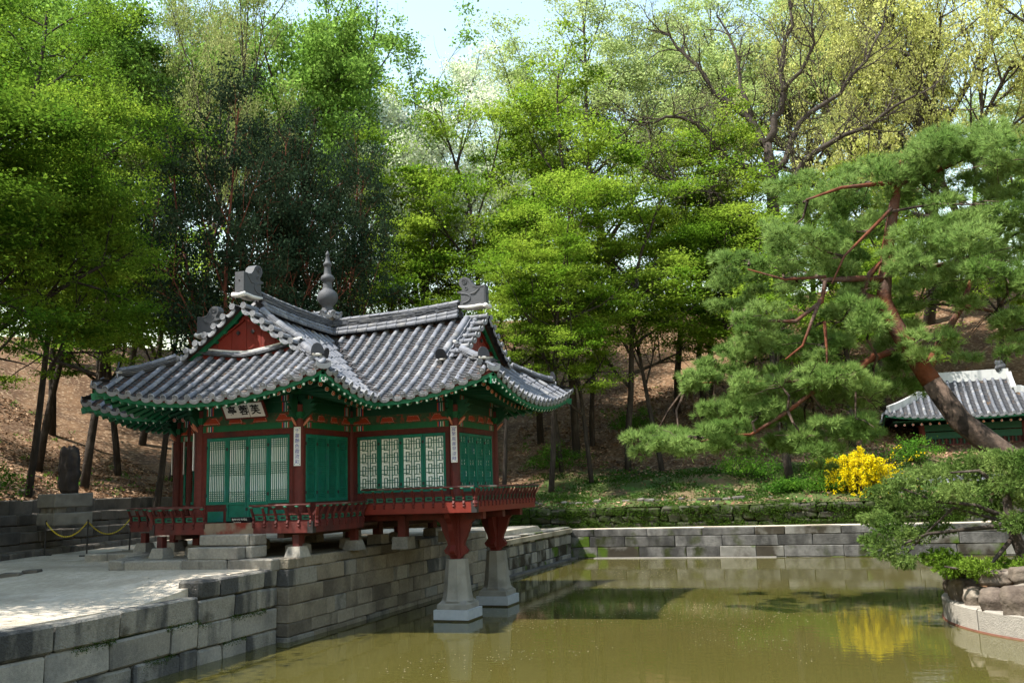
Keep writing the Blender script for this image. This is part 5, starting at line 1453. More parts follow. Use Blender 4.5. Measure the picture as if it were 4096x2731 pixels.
def tree_proto(kind, seed):
    K = KIND[kind]; R = random.Random(seed); b = MB(); tips = []
    r2 = np.random.default_rng(seed)
    stems = K.get('stems', 1)
    for s in range(stems):
        d = Vector((R.gauss(0, .05), R.gauss(0, .05), 1)) if stems == 1 else Vector((math.cos(s * 1.9 + seed) * .24 * (s + .4) / 2, math.sin(s * 1.9 + seed) * .24 * (s + .4) / 2, 1))
        grow(b, Vector((0, 0, -.4)), d.normalized(), K['H'] * K['tl'], K['tr'] * (1 if s == 0 else .8), 0, K['lev'], K['P'], tips, R)
    bm = {'m_bark': m_bark, 'm_barkred': m_barkred, 'm_oakbark': m_oakbark}[K['bark']]
    me_t = b.mesh(kind + '_trunk', bm, True)
    T = np.array([tuple(t) for t in tips]); n, size, sx, sz, up, mc = K['leaves']
    top = T[:, 2].max(); rad = np.percentile(np.hypot(T[:, 0], T[:, 1]), 88)
    if len(T) > mc: T = T[r2.permutation(len(T))[:mc]]
    kk = max(1, n // len(T)); sv_ = sx * r2.uniform(.6, 1.35, len(T))
    V, F = leaf_quads(T, kk, sv_, sz * r2.uniform(.7, 1.3, len(T)), size, up, .6, .8, r2)
    me_c = np_mesh(kind + '_crown', V, F, LM[kind])
    return me_t, me_c, top, rad
def tree(kind, var, x, y, H, R, name, label, group=None, z=None, rz=None):
    if (kind, var) not in PROTO: PROTO[kind, var] = tree_proto(kind, 100 * var + sum(map(ord, kind)))
    me_t, me_c, top, rad = PROTO[kind, var]
    z = hill_z(x, y) if z is None else z
    e = empty(name, (x, y, z), label, 'tree', group)
    M = Matrix.Translation((x, y, z)) @ Matrix.Rotation(rnd.uniform(0, 6.28) if rz is None else rz, 4, 'Z') @ Matrix.Diagonal((R / rad, R / rad, H / top, 1))
    add('trunk', me_t, e, M); add('crown', me_c, e, M)
    return e
TREES = [
 ('maple', -16.5, 3.0, 13.9, 3.6, 'bright maple behind the upright rock on the left slope'), ('maple', -18.8, 7.7, 13.8, 3.8, 'maple on the left slope between upright rock and pavilion'), ('maple', -22.0, 13.0, 13.8, 3.8, 'maple farther up the left slope'),
 ('maple', -15.6, -1.2, 12.5, 3.4, 'maple at the left picture edge'), ('maple', -26.0, 18.8, 15.9, 4.4, 'maple on the left hill between the thin-leaved trees'), ('maple', -27.6, 14.5, 16.0, 4.8, 'maple high on the left hill'), ('maple', -24, 8, 13, 4.2, 'maple on the left slope behind the maple with low boughs'),
 ('sparse', -21.0, 15.2, 28.0, 5.0, 'tall dark-trunked tree with thin young leaves left of the junipers'), ('sparse', -27.8, 19.9, 28.0, 5.0, 'tall thin-leaved tree second from the left'), ('sparse', -28.3, 27.3, 28, 4.8, 'thin-leaved tree behind the junipers'),
 ('juniper', -12.6, 9.2, 17.6, 3.7, 'dark juniper with several red stems behind the pavilion gable'), ('juniper', -12.0, 14.1, 18.5, 3.3, 'dark juniper behind the roof finial'),
 ('broad', -22.4, 26.6, 31.0, 6.4, 'tallest fresh green tree rising above the junipers'), ('broad', -20.2, 30.3, 29.0, 6.2, 'fresh green tree left of the sky gap'), ('broad', -29.0, 31.8, 28.0, 6, 'fresh green tree left behind the tallest one'), ('broad', -36.0, 23.1, 28, 7, 'fresh green tree far left at the top edge'), ('broad', -40, 34, 26, 6.5, 'fresh green tree farthest left on the crest'),
 ('white', -13.4, 27.6, 26.0, 6.0, 'pale white-blossomed tree beside the sky gap'),
 ('maple', -11.7, 22.4, 19.5, 4.6, 'maple right of the roof finial'), ('maple', -8.6, 24.7, 22.0, 4.8, 'tall bright maple above the right roof ridge'), ('maple', -4.3, 26.2, 22.0, 5.2, 'tallest bright maple in the middle of the slope'), ('maple', -4.4, 21.6, 15.2, 4.3, 'layered maple right behind the pavilion eave'),
 ('maple', -1.2, 24.2, 14.5, 4.2, 'layered maple with a forked dark trunk on the slope'), ('maple', 1.8, 31.0, 13.5, 4.6, 'maple with a thick leaning trunk on the upper slope'), ('maple', -6.6, 21.2, 13.5, 3.6, 'low maple behind the pavilion corner'), ('maple', -15.8, 25.9, 16.3, 3.6, 'maple behind the junipers, right of them'), 
 ('maple', -7.0, 28.5, 19.0, 4.6, 'bright maple between the two tallest ones'), ('maple', -2.6, 22.6, 11.5, 3.8, 'low spreading maple over the leafy slope'), ('maple', 4.5, 27.5, 11.0, 4.0, 'low maple under the bare oak'),
 ('maple', 2.4, 29.6, 17.5, 4.6, 'bright maple left of the bare oak trunk'), ('maple', 4.3, 33.5, 15.0, 4.6, 'bright maple behind the bare oak trunk'), ('maple', .1, 32.0, 17.0, 4.6, 'bright maple up the slope in the middle gap'),
 ('feather', -5.3, 46.6, 28.5, 9.0, 'feathery pale green tree left of the bare oak'), ('feather', -9.6, 47.3, 20.5, 5.6, 'feathery pale green tree right of the sky gap'), ('feather', -.3, 49.4, 28.0, 8.5, 'feathery pale tree behind the bare oak'), ('feather', -15.5, 50, 19.5, 3.6, 'small pale tree in the sky gap'),

 ('yellow', 10.1, 44.0, 27.0, 8.6, 'yellow-green oak right behind the bare oak'), ('yellow', 14.5, 41.7, 28, 9, 'yellow-green oak above the pine'), ('yellow', 19.1, 38.2, 27.0, 8.5, 'yellow-green oak at the right picture edge'), ('yellow', 5.5, 48.0, 27.0, 8, 'yellow-green oak farthest back behind the bare oak'),
 ('maple', 7.8, 36.0, 12, 4.6, 'maple behind the pine top'), ('maple', 13.3, 35.8, 10, 4.8, 'maple up the hill above the stele pavilion'), ('maple', 17.0, 33.3, 10, 4.6, 'maple at the right edge above the stele pavilion'), ('maple', 9.7, 29.0, 8.5, 3.6, 'low maple between pine and stele pavilion'), ('maple', 19.5, 31.0, 9, 4, 'maple behind the stele pavilion roof'),
 ('yellow', 23, 41, 24, 8, 'yellow-green oak beyond the right picture edge'), ('feather', 9.5, 50, 26, 8.5, 'feathery pale tree between the yellow-green oaks'),
 ('broad', -31, 21.5, 26, 6.0, 'fresh green tree behind the thin-leaved trees at the upper left'), ('broad', -46, 30, 18, 6.5, 'crest tree at the far left'), ('feather', 24, 46, 18, 6, None), ('broad', 14, 55, 14, 6, 'crest tree behind the yellow-green oaks'),
]
NM = {'maple': 'maple_tree', 'broad': 'broadleaf_tree', 'juniper': 'juniper_tree', 'sparse': 'thin_leaved_tree', 'white': 'white_blossom_tree', 'feather': 'feathery_tree', 'yellow': 'yellow_green_oak', 'oakbare': 'bare_oak'}
GEN = {'maple': 'bright green maple among others on the wooded slope behind', 'broad': 'fresh green broadleaf tree far back on the hill crest', 'feather': 'feathery pale tree far back at the right'}
for i, (k, x, y, H, R, lab) in enumerate(TREES):
    tree(k, i % (3 if k == 'maple' else 2 if k in ('broad', 'yellow', 'juniper', 'sparse') else 1), x, y, H, R, NM[k], lab or GEN[k], {'maple': 'maples on the slope', 'broad': 'broadleaf trees on the hill', 'juniper': 'dark junipers', 'yellow': 'yellow-green oaks', 'feather': 'feathery pale trees', 'sparse': 'tall thin-leaved trees'}.get(k))
# big maples on the court left of the picture: their shade lies over the terrace and half the roof
for x, y, H, R, lab in ((-16.2, -.2, 19.5, 5.0, 'big overhanging maple whose dark branches fill the upper left corner'), (-14.4, -7.3, 17, 6.0, 'big maple left of the court shading the far left of the roof'), (-13.2, -12.6, 16, 6.6, 'big maple left of the terrace shading the sandy court'), (-11.5, -20, 16, 6, 'big maple near the camera on the left')):
    tree('bigmaple', 0, x, y, H, R, 'maple_tree', lab, 'maples on the slope', gz(x, y))
# bare trunks rising from the leaf-covered slope
for k, (x, y, lx, ly, h, r, lab) in enumerate(((-4.5, 24.0, -.1, 0, 11, .13, 'slim straight dark trunk nearest the pavilion eave'), (-3.9, 28.0, -.2, .1, 11, .16, 'dark trunk leaning left up the slope'), (.55, 24.0, -1.4, .4, 10, .15, 'slanting dark trunk in the middle of the slope'), (6.5, 22.0, .1, .2, 11, .2, 'straight grey trunk behind the pine boughs'), (-9.5, 21.5, .3, .2, 12, .16, 'slim dark trunk rising behind the right roof slope'), (-14, 20.5, .2, .3, 13, .17, 'slim dark trunk behind the roof finial'), (-17.6, 10.2, .3, .2, 11, .16, 'slim dark trunk just left of the pavilion roof'), (-22, 8.5, .5, .4, 12, .18, 'straight slim trunk high on the left slope'), (-18.5, 14.2, .5, .3, 13, .17, 'slim trunk right behind the left roof corner'), (9.2, 26, .2, .1, 10, .18, 'slim trunk between pine trunk and forsythia'), (11, 31, -.2, .2, 10, .2, 'slim trunk left of the stele pavilion roof'))):
    T = empty('slope_tree', (x, y, hill_z(x, y)), lab or 'dark slim trunk with a thin leafy top among others on the slope', 'tree', 'slim trees on the slope')
    b = MB(); z0 = hill_z(x, y); R_ = random.Random(50 + k); tips = []
    grow(b, Vector((x, y, z0 - .3)), Vector((lx / h, ly / h, 1)).normalized(), h * .72, r, 0, 3, dict(wob=.05, rise=[.01, .12, .03], kids=[5, 4, 3], first=[.6, .3, .3], angle=[.6, .7, .7], len=[.42, .5, .45], thin=.6, leaf_from=2), tips, R_)
    b.build('trunk', m_bark, T, smooth=True)
    Tt = np.array([tuple(t_) for t_ in tips]); V, F = leaf_quads(Tt, max(1, 4500 // len(Tt)), np.full(len(Tt), .8), np.full(len(Tt), .15), .15, .7, .6, .8)
    add('crown', np_mesh('slim_crown', V, F, LM['maple']), T)

# old oak, almost bare, above the pine: main limbs as they spread, twigs grown from them
OAK = empty('bare_oak', (6.2, 29.0, hill_z(6.2, 29.0)), 'old nearly bare oak with dark twisting limbs above the pine', 'tree')
OL = [([(6.2, 29.0, hill_z(6.2, 29.0) - .3), (6.20, 29.00, 10.63), (6.24, 29.00, 13.43), (6.39, 29.00, 17.24), (6.45, 29.00, 19.18), (6.36, 29.00, 20.91)], .46, .24),
 ([(6.37, 29.00, 18.70), (5.54, 28.58, 19.30), (4.69, 28.17, 19.66), (3.68, 27.75, 20.90), (2.88, 27.33, 22.00), (1.33, 26.92, 22.52), (-.73, 26.50, 22.55)], .22, .05),
 ([(6.38, 29.00, 20.66), (5.81, 29.17, 22.07), (4.83, 29.33, 23.32), (3.69, 29.50, 24.49), (2.82, 29.67, 26.44), (1.76, 29.83, 27.80), (.41, 30.00, 29.24)], .22, .05),
 ([(6.36, 29.00, 20.91), (6.82, 29.10, 22.37), (7.45, 29.20, 24.05), (7.60, 29.30, 26.10), (8.22, 29.40, 27.56), (8.20, 29.50, 29.43)], .23, .06),
 ([(7.31, 29.20, 23.70), (8.42, 28.63, 24.50), (9.20, 28.07, 25.70), (9.22, 27.50, 27.14)], .13, .05),
 ([(6.47, 29.00, 18.20), (7.75, 28.60, 18.85), (8.93, 28.20, 19.85), (10.26, 27.80, 20.32), (11.96, 27.40, 20.81), (13.82, 27.00, 21.58)], .22, .05),
 ([(6.45, 29.00, 19.18), (7.53, 29.40, 20.87), (8.67, 29.80, 22.57), (10.32, 30.20, 23.56), (11.82, 30.60, 25.34), (12.91, 31.00, 27.36)], .19, .05),
 ([(5.80, 29.30, 22.12), (5.12, 29.87, 24.77), (4.98, 30.43, 27.16), (4.11, 31.00, 29.78)], .14, .05),
 ([(4.71, 28.00, 19.60), (3.10, 28.00, 19.73), (1.76, 28.00, 20.81), (.33, 28.00, 21.16), (-1.60, 28.00, 21.86)], .13, .04),
 ([(6.35, 29.0, 15.8), (5.64, 28.80, 16.32), (4.51, 28.10, 17.00), (3.54, 27.40, 18.13), (1.83, 26.70, 18.52), (.60, 26.00, 19.09)], .15, .04)]
OR = random.Random(21); tips = []; tw = MB()
OP = dict(wob=.20, rise=[.02, .05, .03, .01], kids=[5, 5, 4, 3], first=[.25, .2, .2, .2], angle=[.8, .8, .8, .8], len=[.55, .55, .5, .5], thin=.62, leaf_from=3)
for i, (pts, r0, r1) in enumerate(OL):
    P_ = [Vector(pts[0])]
    for p_, q_ in zip(pts[:-1], pts[1:]):
        p_, q_ = Vector(p_), Vector(q_); j = .0 if i == 0 else (q_ - p_).length * .09
        P_ += [(p_ + q_) / 2 + Vector((OR.gauss(0, j), OR.gauss(0, j), OR.gauss(0, j))), q_]
    b = MB(); n = len(P_); b.tube(P_, [r0 + (r1 - r0) * k / (n - 1) for k in range(n)], 9); b.build('trunk' if i == 0 else 'limb', m_oakbark, OAK, smooth=True)
    if i == 0: continue
    for k in range(3, n):
        for _ in range(2):
            t_ = (P_[k] - P_[k - 1]).normalized(); d = (t_ * .6 + Vector((OR.gauss(0, .6), OR.gauss(0, .6), OR.gauss(.2, .5)))).normalized()
            grow(tw, P_[k - 1] + (P_[k] - P_[k - 1]) * OR.random(), d, OR.uniform(1.2, 2.6), .045, 1, 4, OP, tips, OR)
tw.build('twigs', m_oakbark, OAK)
T = np.array([tuple(t_) for t_ in tips]); T = T[rng.permutation(len(T))[:3500]]
V, F = leaf_quads(T, 4, np.full(len(T), .3), np.full(len(T), .25), .085, .3); add('crown', np_mesh('oak_leaves', V, F, LM['oakbare']), OAK)

# ------------------------------------------------------------------ leaning red pine on the island
PINE = empty('red_pine', (13.3, 2.3, 1.2), 'big leaning red pine with layered needle pads on the island', 'tree')
b = MB()
trunk = [(13.45, 2.3, 1.0), (12.95, 2.3, 2.2), (12.38, 2.33, 2.99), (11.86, 2.35, 3.4), (11.18, 2.38, 4.09), (10.69, 2.40, 4.99), (10.29, 2.42, 5.81), (10.05, 2.45, 6.37), (9.87, 2.48, 6.96), (9.96, 2.50, 7.58), (10.06, 2.52, 8.12), (10.28, 2.55, 9.12), (10.46, 2.58, 9.76), (10.64, 2.60, 10.5)]
b.tube(trunk[:6], [.33, .30, .28, .265, .25, .22], 14)
PT = b.build('trunk', m_pinebark2, PINE, smooth=True)
b = MB(); b.tube(trunk[5:], [.22, .205, .19, .17, .15, .14, .12, .09, .05], 12); b.build('upper_trunk', m_pinebark, PT, smooth=True)
BR_ = [([(10.67, 2.40, 5.25), (11.03, 2.67, 5.87), (11.55, 2.93, 6.72), (11.88, 3.20, 7.41)], .14), ([(10.19, 2.40, 5.89), (9.10, 2.13, 5.47), (8.79, 1.87, 5.29), (8.10, 1.60, 5.06)], .10),
 ([(9.6, 2.1, 5.6), (9.1, 1.95, 5.2), (8.10, 1.80, 4.85), (7.57, 1.60, 4.47), (6.83, 1.40, 4.02), (6.34, 1.20, 3.86), (5.6, 1.10, 3.90)], .075), ([(9.94, 2.40, 7.45), (9.24, 2.24, 7.48), (8.67, 2.08, 7.35), (8.52, 1.92, 7.01), (7.86, 1.76, 6.60), (6.86, 1.60, 6.53)], .11),
 ([(9.85, 2.40, 6.95), (9.45, 2.37, 7.1), (9.62, 2.33, 7.6), (9.84, 2.30, 7.86)], .15), ([(10.26, 2.40, 9.04), (9.72, 2.17, 8.57), (9.10, 1.93, 7.97), (8.71, 1.70, 7.34)], .06), ([(10.43, 2.50, 9.69), (9.83, 2.15, 9.72), (9.14, 1.80, 9.60), (8.4, 1.9, 9.4)], .08),
 ([(10.43, 2.50, 9.69), (11.12, 2.77, 9.94), (12.03, 3.03, 10.32), (12.69, 3.30, 10.09)], .09), ([(10.01, 2.40, 7.86), (10.70, 2.73, 7.65), (11.41, 3.07, 7.85), (12.21, 3.40, 8.05)], .09), ([(8.52, 1.90, 7.01), (8.2, 1.8, 6.4), (7.98, 1.70, 5.98), (7.58, 1.50, 5.59)], .06),
 ([(8.50, 1.90, 6.48), (8.49, 1.70, 5.84), (8.54, 1.50, 5.31)], .05), ([(8.68, 1.80, 7.47), (7.73, 1.50, 7.51), (6.99, 1.20, 7.84)], .05), ([(11.55, 2.93, 6.72), (12.2, 3.0, 6.5), (12.7, 2.8, 6.0)], .06), ([(8.1, 1.6, 5.06), (7.0, 2.0, 5.2), (5.9, 2.4, 5.3), (5.2, 2.7, 5.35)], .05)]
for pts, r in BR_:
    b = MB(); b.tube([Vector(p) + Vector((rnd.gauss(0, .04), rnd.gauss(0, .04), rnd.gauss(0, .04))) for p in pts], [(r + (r * .4 - r) * i / (len(pts) - 1)) * .8 for i in range(len(pts))], 8); b.build('branch', m_pinebark, PINE, smooth=True)
PADS = [(4.05,3.73,4.12,0.35), (4.93,2.48,3.97,0.44), (5.39,3.83,4.11,0.52), (6.32,1.23,3.90,0.41), (5.40,2.76,5.36,0.44), (6.32,2.09,5.23,0.64), (7.03,3.33,5.19,0.67), (8.00,1.51,4.96,0.72), (8.77,3.53,5.20,0.68), (9.52,2.58,5.05,0.65), (10.24,3.62,5.11,0.51), (6.45,2.38,4.72,0.54), (7.24,2.25,4.36,0.53), (7.88,3.29,4.17,0.61), (8.69,3.85,4.37,0.57), (8.83,2.07,3.76,0.48), (7.31,3.81,3.80,0.51), (8.03,3.69,3.65,0.45), (6.67,1.51,6.58,0.47), (7.26,2.77,6.41,0.66), (8.06,3.04,6.38,0.66), (6.29,3.73,7.44,0.34), (8.89,2.93,6.61,0.66), (9.49,1.39,6.25,0.62), (10.20,2.44,6.41,0.59), (6.70,2.43,8.26,0.43), (7.31,2.45,8.08,0.65), (7.97,3.78,8.19,0.68), (7.58,2.02,8.59,0.53), (8.36,1.65,8.30,0.62), (8.71,2.51,8.04,0.54), (8.32,2.86,9.49,0.66), (9.08,3.72,10.09,0.80), (9.86,2.69,9.88,0.87), (9.73,1.78,8.78,0.73), (9.10,3.70,9.05,0.68), (10.65,2.43,10.22,0.86), (11.40,2.96,10.72,0.78), (11.94,2.38,10.21,0.87), (12.39,1.63,9.57,0.74), (12.92,3.01,9.32,0.67), (11.30,3.23,9.51,0.90), (11.78,1.55,8.74,0.84), (12.54,2.33,8.36,0.76), (11.06,2.05,8.07,0.85), (11.64,1.50,7.47,0.83), (12.29,1.64,7.04,0.74), (11.62,3.79,7.35,0.69), (12.26,3.56,6.61,0.69), (12.42,2.11,5.95,0.54), (12.14,3.14,8.62,0.79), (10.56,1.12,7.41,0.46), (6.96,3.65,7.47,0.51), (9.26,2.56,7.56,0.43), (10.78,3.38,6.93,0.56), (10.14,1.80,8.12,0.47), (5.97,2.09,4.63,0.43), (5.95,2.01,5.77,0.32), (13.3,2.6,8.4,.8), (13.3,2.6,7.2,.8), (13.2,2.9,10.0,.7), (4.5,1.2,3.95,.4), (5.1,1.1,3.95,.45), (5.7,1.0,3.9,.45), (6.2,1.3,3.95,.45), (6.9,1.7,4.35,.5), (7.5,1.5,5.0,.6), (8.6,1.6,5.1,.6), (9.3,1.8,4.6,.6), (9.0,1.5,4.2,.5), (7.9,1.6,3.8,.5), (9.9,2.0,5.6,.5), (7.0,2.0,6.1,.55), (8.4,2.2,6.0,.55), (9.2,2.0,7.0,.5), (8.0,2.0,7.5,.5), (10.8,2.0,5.9,.5)]
allpts = [(Vector(p)) for pts, r in BR_ for p in pts]
b = MB(); Cs = []; Ds = []
for x, y, z, R in PADS:
    if any(math.hypot(x - p_[0], z - p_[2]) < R * .9 for p_ in trunk[4:12]): y = 3.5          # keep the red stem in view
    c = Vector((x, y, z)); q = min(allpts, key=lambda p: (p - c).length)
    mid = (q + c) / 2 + Vector((rnd.gauss(0, .12), rnd.gauss(0, .12), .05)); b.tube([q, mid, c], [.035, .028, .016], 5, False)
    for _ in range(6):
        e_ = c + Vector((rnd.gauss(0, R * .55), rnd.gauss(0, R * .55), rnd.gauss(0, R * .25))); b.tube([c, (c + e_) / 2 + Vector((0, 0, .05)), e_], [.014, .011, .006], 4, False)
    for _ in range(5):                                   # sub-pads: uneven outline with gaps
        r_ = R * rnd.uniform(.35, .7); o_ = np.array([rnd.gauss(0, R * .62), rnd.gauss(0, R * .62), rnd.gauss(0, R * .40)])
        n = int(8 + 27 * r_ * r_ / .12); g = unit(rng.normal(size=(n, 3))) * (rng.random((n, 1)) ** .4)
        Cs.append(np.array(tuple(c)) + o_ + g * np.array([r_ * 1.1, r_ * 1.1, r_ * .42])); Ds.append(unit(g * .8 + np.array([0, 0, .6])))
b.build('twigs', m_pinebark2, PINE)
V, F = tuft_tris(np.concatenate(Cs), np.concatenate(Ds), 30, .19, .0085, .62)
add('needles', np_mesh('pine_needles', V, F, LM['pine']), PINE)

# spreading juniper on the island edge
JN = empty('island_juniper', (11.85, .3, 1.1), 'low spreading juniper leaning out from the island over the water', 'shrub')
b = MB()
for pts, r in (([(11.95, .3, .9), (11.83, .30, 1.2), (11.70, .30, 1.61), (11.62, .30, 2.03), (11.61, .30, 2.53), (11.81, .30, 2.95)], .15), ([(11.62, .30, 2.03), (11.04, .23, 2.30), (10.33, .17, 2.40), (9.71, .10, 2.68)], .05), ([(11.62, .30, 1.90), (10.83, .20, 1.84), (10.11, .10, 1.77), (9.43, .00, 1.49)], .05), ([(11.67, .30, 1.70), (11.21, .10, 1.22), (10.79, -.10, 1.07), (10.32, -.30, 1.17)], .05), ([(11.47, .30, 1.99), (10.64, .27, 2.26), (10.03, .23, 1.72), (9.58, .20, 1.26)], .035), ([(11.61, .30, 2.53), (11.20, .40, 2.97), (10.66, .50, 2.95)], .05)):
    b.tube(pts, [r + (r * .35 - r) * i / (len(pts) - 1) for i in range(len(pts))], 8)
b.build('trunk', m_bark, JN, smooth=True)
JP = [(9.33,1.06,2.59,0.30), (9.73,0.24,2.77,0.34), (10.24,0.35,2.92,0.39), (10.80,1.03,2.99,0.46), (11.29,0.95,3.15,0.51), (11.73,0.19,3.12,0.49), (11.85,0.06,2.70,0.49), (11.38,0.81,2.62,0.50), (10.70,-0.24,2.57,0.38), (10.10,0.19,2.41,0.34), (9.64,0.92,2.31,0.40), (11.59,0.98,2.18,0.51), (11.75,-0.05,1.96,0.39), (9.15,-0.28,2.10,0.28), (9.51,0.78,1.88,0.40), (9.10,0.53,1.63,0.25), (9.35,-0.04,1.49,0.38), (9.88,0.36,1.72,0.34), (9.63,-0.29,1.26,0.24), (10.32,0.65,1.82,0.30), (10.32,0.39,1.28,0.34), (10.65,0.66,1.09,0.35), (10.92,-0.27,1.15,0.33), (11.47,0.57,1.05,0.40), (11.66,0.0,1.0,0.29), (10.48,0.15,1.09,0.29), (11.09,-.10,1.0,0.29), (12.25,0.55,3.11,0.50), (12.23,0.45,2.43,0.50), (10.99,0.53,2.25,0.35), (11.87,-0.50,1.19,0.38)]
Cs, Ds, C2, D2 = [], [], [], []
for x, y, z, R in JP:
    n = int(60 + 290 * R * R / .2); g = unit(rng.normal(size=(n, 3))) * (rng.random((n, 1)) ** .5); off = g * np.array([R * 1.15, R * 1.15, R * .55])
    d_ = unit(g + np.array([-.5, -.2, .25]))
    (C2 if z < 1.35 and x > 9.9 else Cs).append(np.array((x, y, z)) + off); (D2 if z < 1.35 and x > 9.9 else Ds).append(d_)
V, F = tuft_tris(np.concatenate(Cs), np.concatenate(Ds), 9, .085, .011, .55); add('foliage', np_mesh('juniper_foliage', V, F, LM['ijun']), JN)
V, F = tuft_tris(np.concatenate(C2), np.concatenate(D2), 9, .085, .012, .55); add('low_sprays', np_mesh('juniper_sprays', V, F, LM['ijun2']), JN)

# forsythia in bloom on the far bank
FS = empty('forsythia', (9.2, 20.4, 2.2), 'arching forsythia bush in full yellow bloom above the far wall', 'shrub')
b = MB(); Cs = []; Cg = []
for k in range(130):
    an = rnd.uniform(0, 6.28); rr = rnd.uniform(.35, 1.2); h = rnd.uniform(.9, 1.75) * (1.1 - .25 * rr)
    p0 = Vector((9.25 + rnd.gauss(0, .22), 20.1 + rnd.gauss(0, .2), 2.3)); top = p0 + Vector((math.cos(an) * rr * .7, math.sin(an) * rr * .5, h)); end = p0 + Vector((math.cos(an) * rr * .95, math.sin(an) * rr * .7 - .15, h * rnd.uniform(.0, .95) - .25))
    pts = [(p0 * (1 - t) ** 2 + (top * 2 - (p0 + end) * .5) * 2 * t * (1 - t) + end * t * t) for t in lin(0, 1, 9)]
    b.tube(pts, [.012, .011, .01, .009, .008, .007, .006, .005, .004], 4, False)
    for i in range(3, 9):
        for _ in range(6):
            q = pts[i] + (pts[min(i + 1, 8)] - pts[i]) * rnd.random(); Cs.append(tuple(q))
for x0, y0, x1, z1 in ((10.2, 20.4, 11.6, 2.3), (10.2, 20.4, 11.9, 3.9), (9.9, 20.5, 10.9, 4.1), (8.4, 20.3, 7.6, 3.6), (8.9, 20.2, 8.7, 1.75), (9.1, 20.0, 9.0, 1.7), (8.3, 20.3, 7.7, 2.5)):
    pts = [Vector((x0 + (x1 - x0) * t, y0 - .2 * t, 3.2 + (z1 - 3.2) * t * t + .5 * t * (1 - t))) for t in lin(0, 1, 14)]
    b.tube(pts, .006, 4, False)
    for p_ in pts[2:]:
        for _ in range(1): Cs.append(tuple(p_ + Vector((rnd.gauss(0, .03), rnd.gauss(0, .03), rnd.gauss(0, .03)))))
b.build('stems', m_bark, FS)
C = np.array(Cs); V, F = leaf_quads(C, 5, np.full(len(C), .085), np.full(len(C), .085), .062, .2, .7, .6); add('blossom', np_mesh('forsythia_blossom', V, F, LM['flower']), FS)
C = np.array([c for c in Cs if c[0] < 8.6 and rnd.random() < .7 or rnd.random() < .12]); V, F = leaf_quads(C, 3, np.full(len(C), .16), np.full(len(C), .16), .07, .3); add('leaves', np_mesh('forsythia_leaves', V, F, LM['shrub']), FS)
# shrubs
SHR = [(7.8, 20.4, .8, .6, 'green bush left of the forsythia'), (6.4, 20.6, .6, .25, 'low green bush on the grassy bank'), (8.4, 22.5, 1.2, 1.0, 'green bush behind the forsythia'), (-15.7, .2, 1.2, .7, 'green bush at the left picture edge above the terrace walls'), (-16.8, -1.0, 1.5, 1.3, 'larger green bush at the left picture edge'), (-5.0, 24.5, 1.4, 1.1, 'bush on the slope behind the pavilion corner'), (4.6, 22.4, 1.2, .9, 'dark bush under the lowest pine bough'), (11.6, 23.6, 1.2, .8, 'green bush below the stele pavilion'), (-2.0, 30.0, 1.3, .9, 'bush high on the leafy slope')]
for x, y, r, h, lab in SHR:
    z = hill_z(x, y); n = 60; C = np.stack([x + rng.normal(size=n) * r * .5, y + rng.normal(size=n) * r * .5, z + np.abs(rng.normal(size=n)) * h * .5 + .1], 1)
    T = empty('shrub', (x, y, z), lab, 'shrub', 'green bushes'); V, F = leaf_quads(C, 60, np.full(n, .28), np.full(n, .22), .085, .45); add('foliage', np_mesh('shrub_foliage', V, F, LM['shrub']), T)
    b = MB()
    for k in range(7): b.tube([(x, y, z - .05), (x + rnd.gauss(0, r * .3), y + rnd.gauss(0, r * .3), z + h * .5), (x + rnd.gauss(0, r * .5), y + rnd.gauss(0, r * .5), z + h)], [.02, .014, .006], 4, False)
    b.build('stems', m_bark, T)

# ------------------------------------------------------------------ ground cover (uncountable)
def scatter(n, fx):
    out = []
    while len(out) < n:
        q = fx()
        if q: out.append(q)
    return np.array(out)
def litter_pt():
    if rnd.random() < .62: x, y = rnd.uniform(-9, 16), 18.9 + rnd.random() ** 1.4 * 17; 
    else:
        y = rnd.uniform(-4, 16); x = xl(y) - 2.3 - rnd.random() ** 1.3 * 13
    if y < 23.5 and x > -6 and rnd.random() < .75 and y > 18: return None
    return (x, y, hill_z(x, y) + .015)
C = scatter(34000, litter_pt); V, F = leaf_quads(C, 1, np.full(len(C), .05), np.full(len(C), .012), .15, .7, .7, .9)
tag(add('fallen_leaves', np_mesh('fallen_leaves', V, F, LM['litter'])), 'brown fallen leaves covering the slope', 'leaves', kind='stuff')
def grass_pt():
    x, y = rnd.uniform(-6, 13), 18.7 + rnd.random() ** 1.1 * 5.2
    if hash2(x * .9 + 3, y * 1.1) + rnd.uniform(-.5, .5) < -.15: return None
    return (x, y, hill_z(x, y))
C = scatter(8000, grass_pt); V, F = tuft_tris(C, np.tile(np.array([[0, 0, 1.]]), (len(C), 1)), 7, .09, .012, .55)
tag(add('grass', np_mesh('grass', V, F, LM['grass'])), 'short green grass and weeds on the bank above the far wall', 'grass', kind='stuff')
def petal_pt():
    x, y = rnd.uniform(-1.9, 20), rnd.uniform(-8, 16.8)
    if math.hypot(x - ICX, y - ICY) < IR + .1: return None
    if hash2(x * .7, y * .5) + hash2(y * .31 + 4, x * .23) + rnd.uniform(-.4, .4) < .55: return None
    return (x, y, .003)
C = scatter(1800, petal_pt); m_petal = mat('floating_petal', (.46, .41, .32), .8, 0, .2, 3)
V, F = leaf_quads(C, 1, np.full(len(C), .02), np.full(len(C), .0), .023, 1.0, .7, .8)
V[:, 2] = .004
tag(add('floating_petals', np_mesh('floating_petals', V, F, m_petal)), 'tiny pale petals floating on the pond', 'petals', kind='stuff')
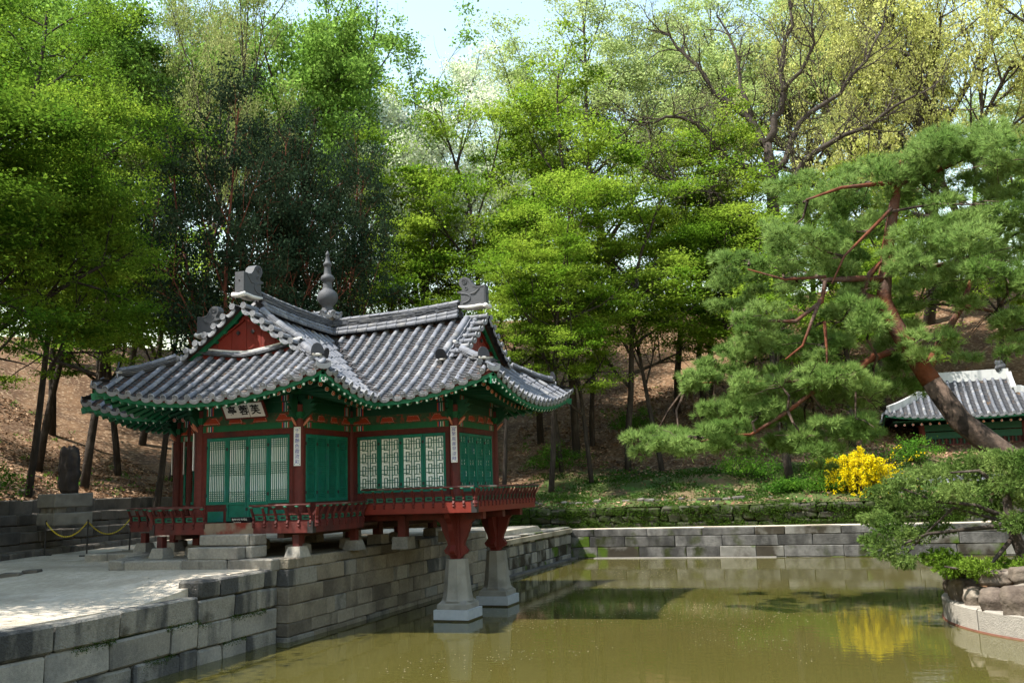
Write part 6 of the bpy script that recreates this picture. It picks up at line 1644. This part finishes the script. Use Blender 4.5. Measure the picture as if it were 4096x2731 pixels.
# moss in the joints of the near wall
def moss_pt():
    y = rnd.uniform(-13, -4); j = rnd.choice([.76, .29, .76, .27]) if y < -6 else rnd.choice([.27, .70]);
    if hash2(y * 2.1, j * 9) < .1: return None
    return (WX1 - .005, y, j + rnd.gauss(-.02, .035))
C = scatter(1500, moss_pt); V, F = leaf_quads(C, 3, np.full(len(C), .03), np.full(len(C), .018), .02, .1, .7)
tag(add('joint_moss', np_mesh('joint_moss', V, F, m_mossgreen)), 'green moss growing in the joints of the near pond wall', 'moss', kind='stuff')

def wallmoss_pt():
    x = rnd.uniform(-6, 13); z = 1.1 + rnd.random() * .95
    if hash2(x * 1.3, z * 5) + rnd.uniform(-.7, .7) < .0: return None
    return (x, 18.57 + (.0 if z < 1.9 else rnd.uniform(0, .4)), z)
C = scatter(7000, wallmoss_pt); V, F = leaf_quads(C, 2, np.full(len(C), .05), np.full(len(C), .04), .06, .1, .7)
tag(add('wall_moss', np_mesh('wall_moss', V, F, m_mossgreen)), 'dark moss and small weeds hanging on the low rubble wall', 'moss', kind='stuff')

# undergrowth seedlings on the slopes, fallen sticks, grit on the court
def seed_pt():
    q = litter_pt()
    return (q[0], q[1], q[2] + .08) if q and hash2(q[0] * .6 + 2, q[1] * .7) > .1 else None
C = scatter(260, seed_pt); V, F = leaf_quads(C, 16, rng.uniform(.10, .28, len(C)), np.full(len(C), .10), .10, .4, .5)
tag(add('undergrowth', np_mesh('undergrowth', V, F, LM['shrub'])), 'scattered green seedlings and ferns on the leafy slopes', 'plants', kind='stuff')
b = MB()
for k in range(160):
    q = litter_pt()
    if not q: continue
    p_ = Vector(q) + Vector((0, 0, .03)); an = rnd.uniform(0, 6.28); l_ = rnd.uniform(.3, 1.1); e_ = p_ + Vector((math.cos(an) * l_, math.sin(an) * l_, 0)); e_.z = hill_z(e_.x, e_.y) + .05
    b.tube([p_, (p_ + e_) / 2 + Vector((0, 0, .03)), e_], [.02, .016, .008], 4, False)
tag(b.build('fallen_sticks', m_bark), 'dead sticks lying on the leafy slopes', 'sticks', kind='stuff')
def grit_pt():
    x, y = rnd.uniform(-14, -2.5), rnd.uniform(-13, 2)
    if x < xl(y) + .1 or (x > -9.6 and y > -1.6) or (x > -6.7 and y > -3.9): return None
    return (x, y, gz(x, y) + .004)
C = scatter(5000, grit_pt); V, F = leaf_quads(C, 1, np.full(len(C), .05), np.full(len(C), .0), .028, .9, .8, .9)
tag(add('court_grit', np_mesh('court_grit', V, F, m_grit)), 'small grit and petals scattered over the sandy court', 'grit', kind='stuff')
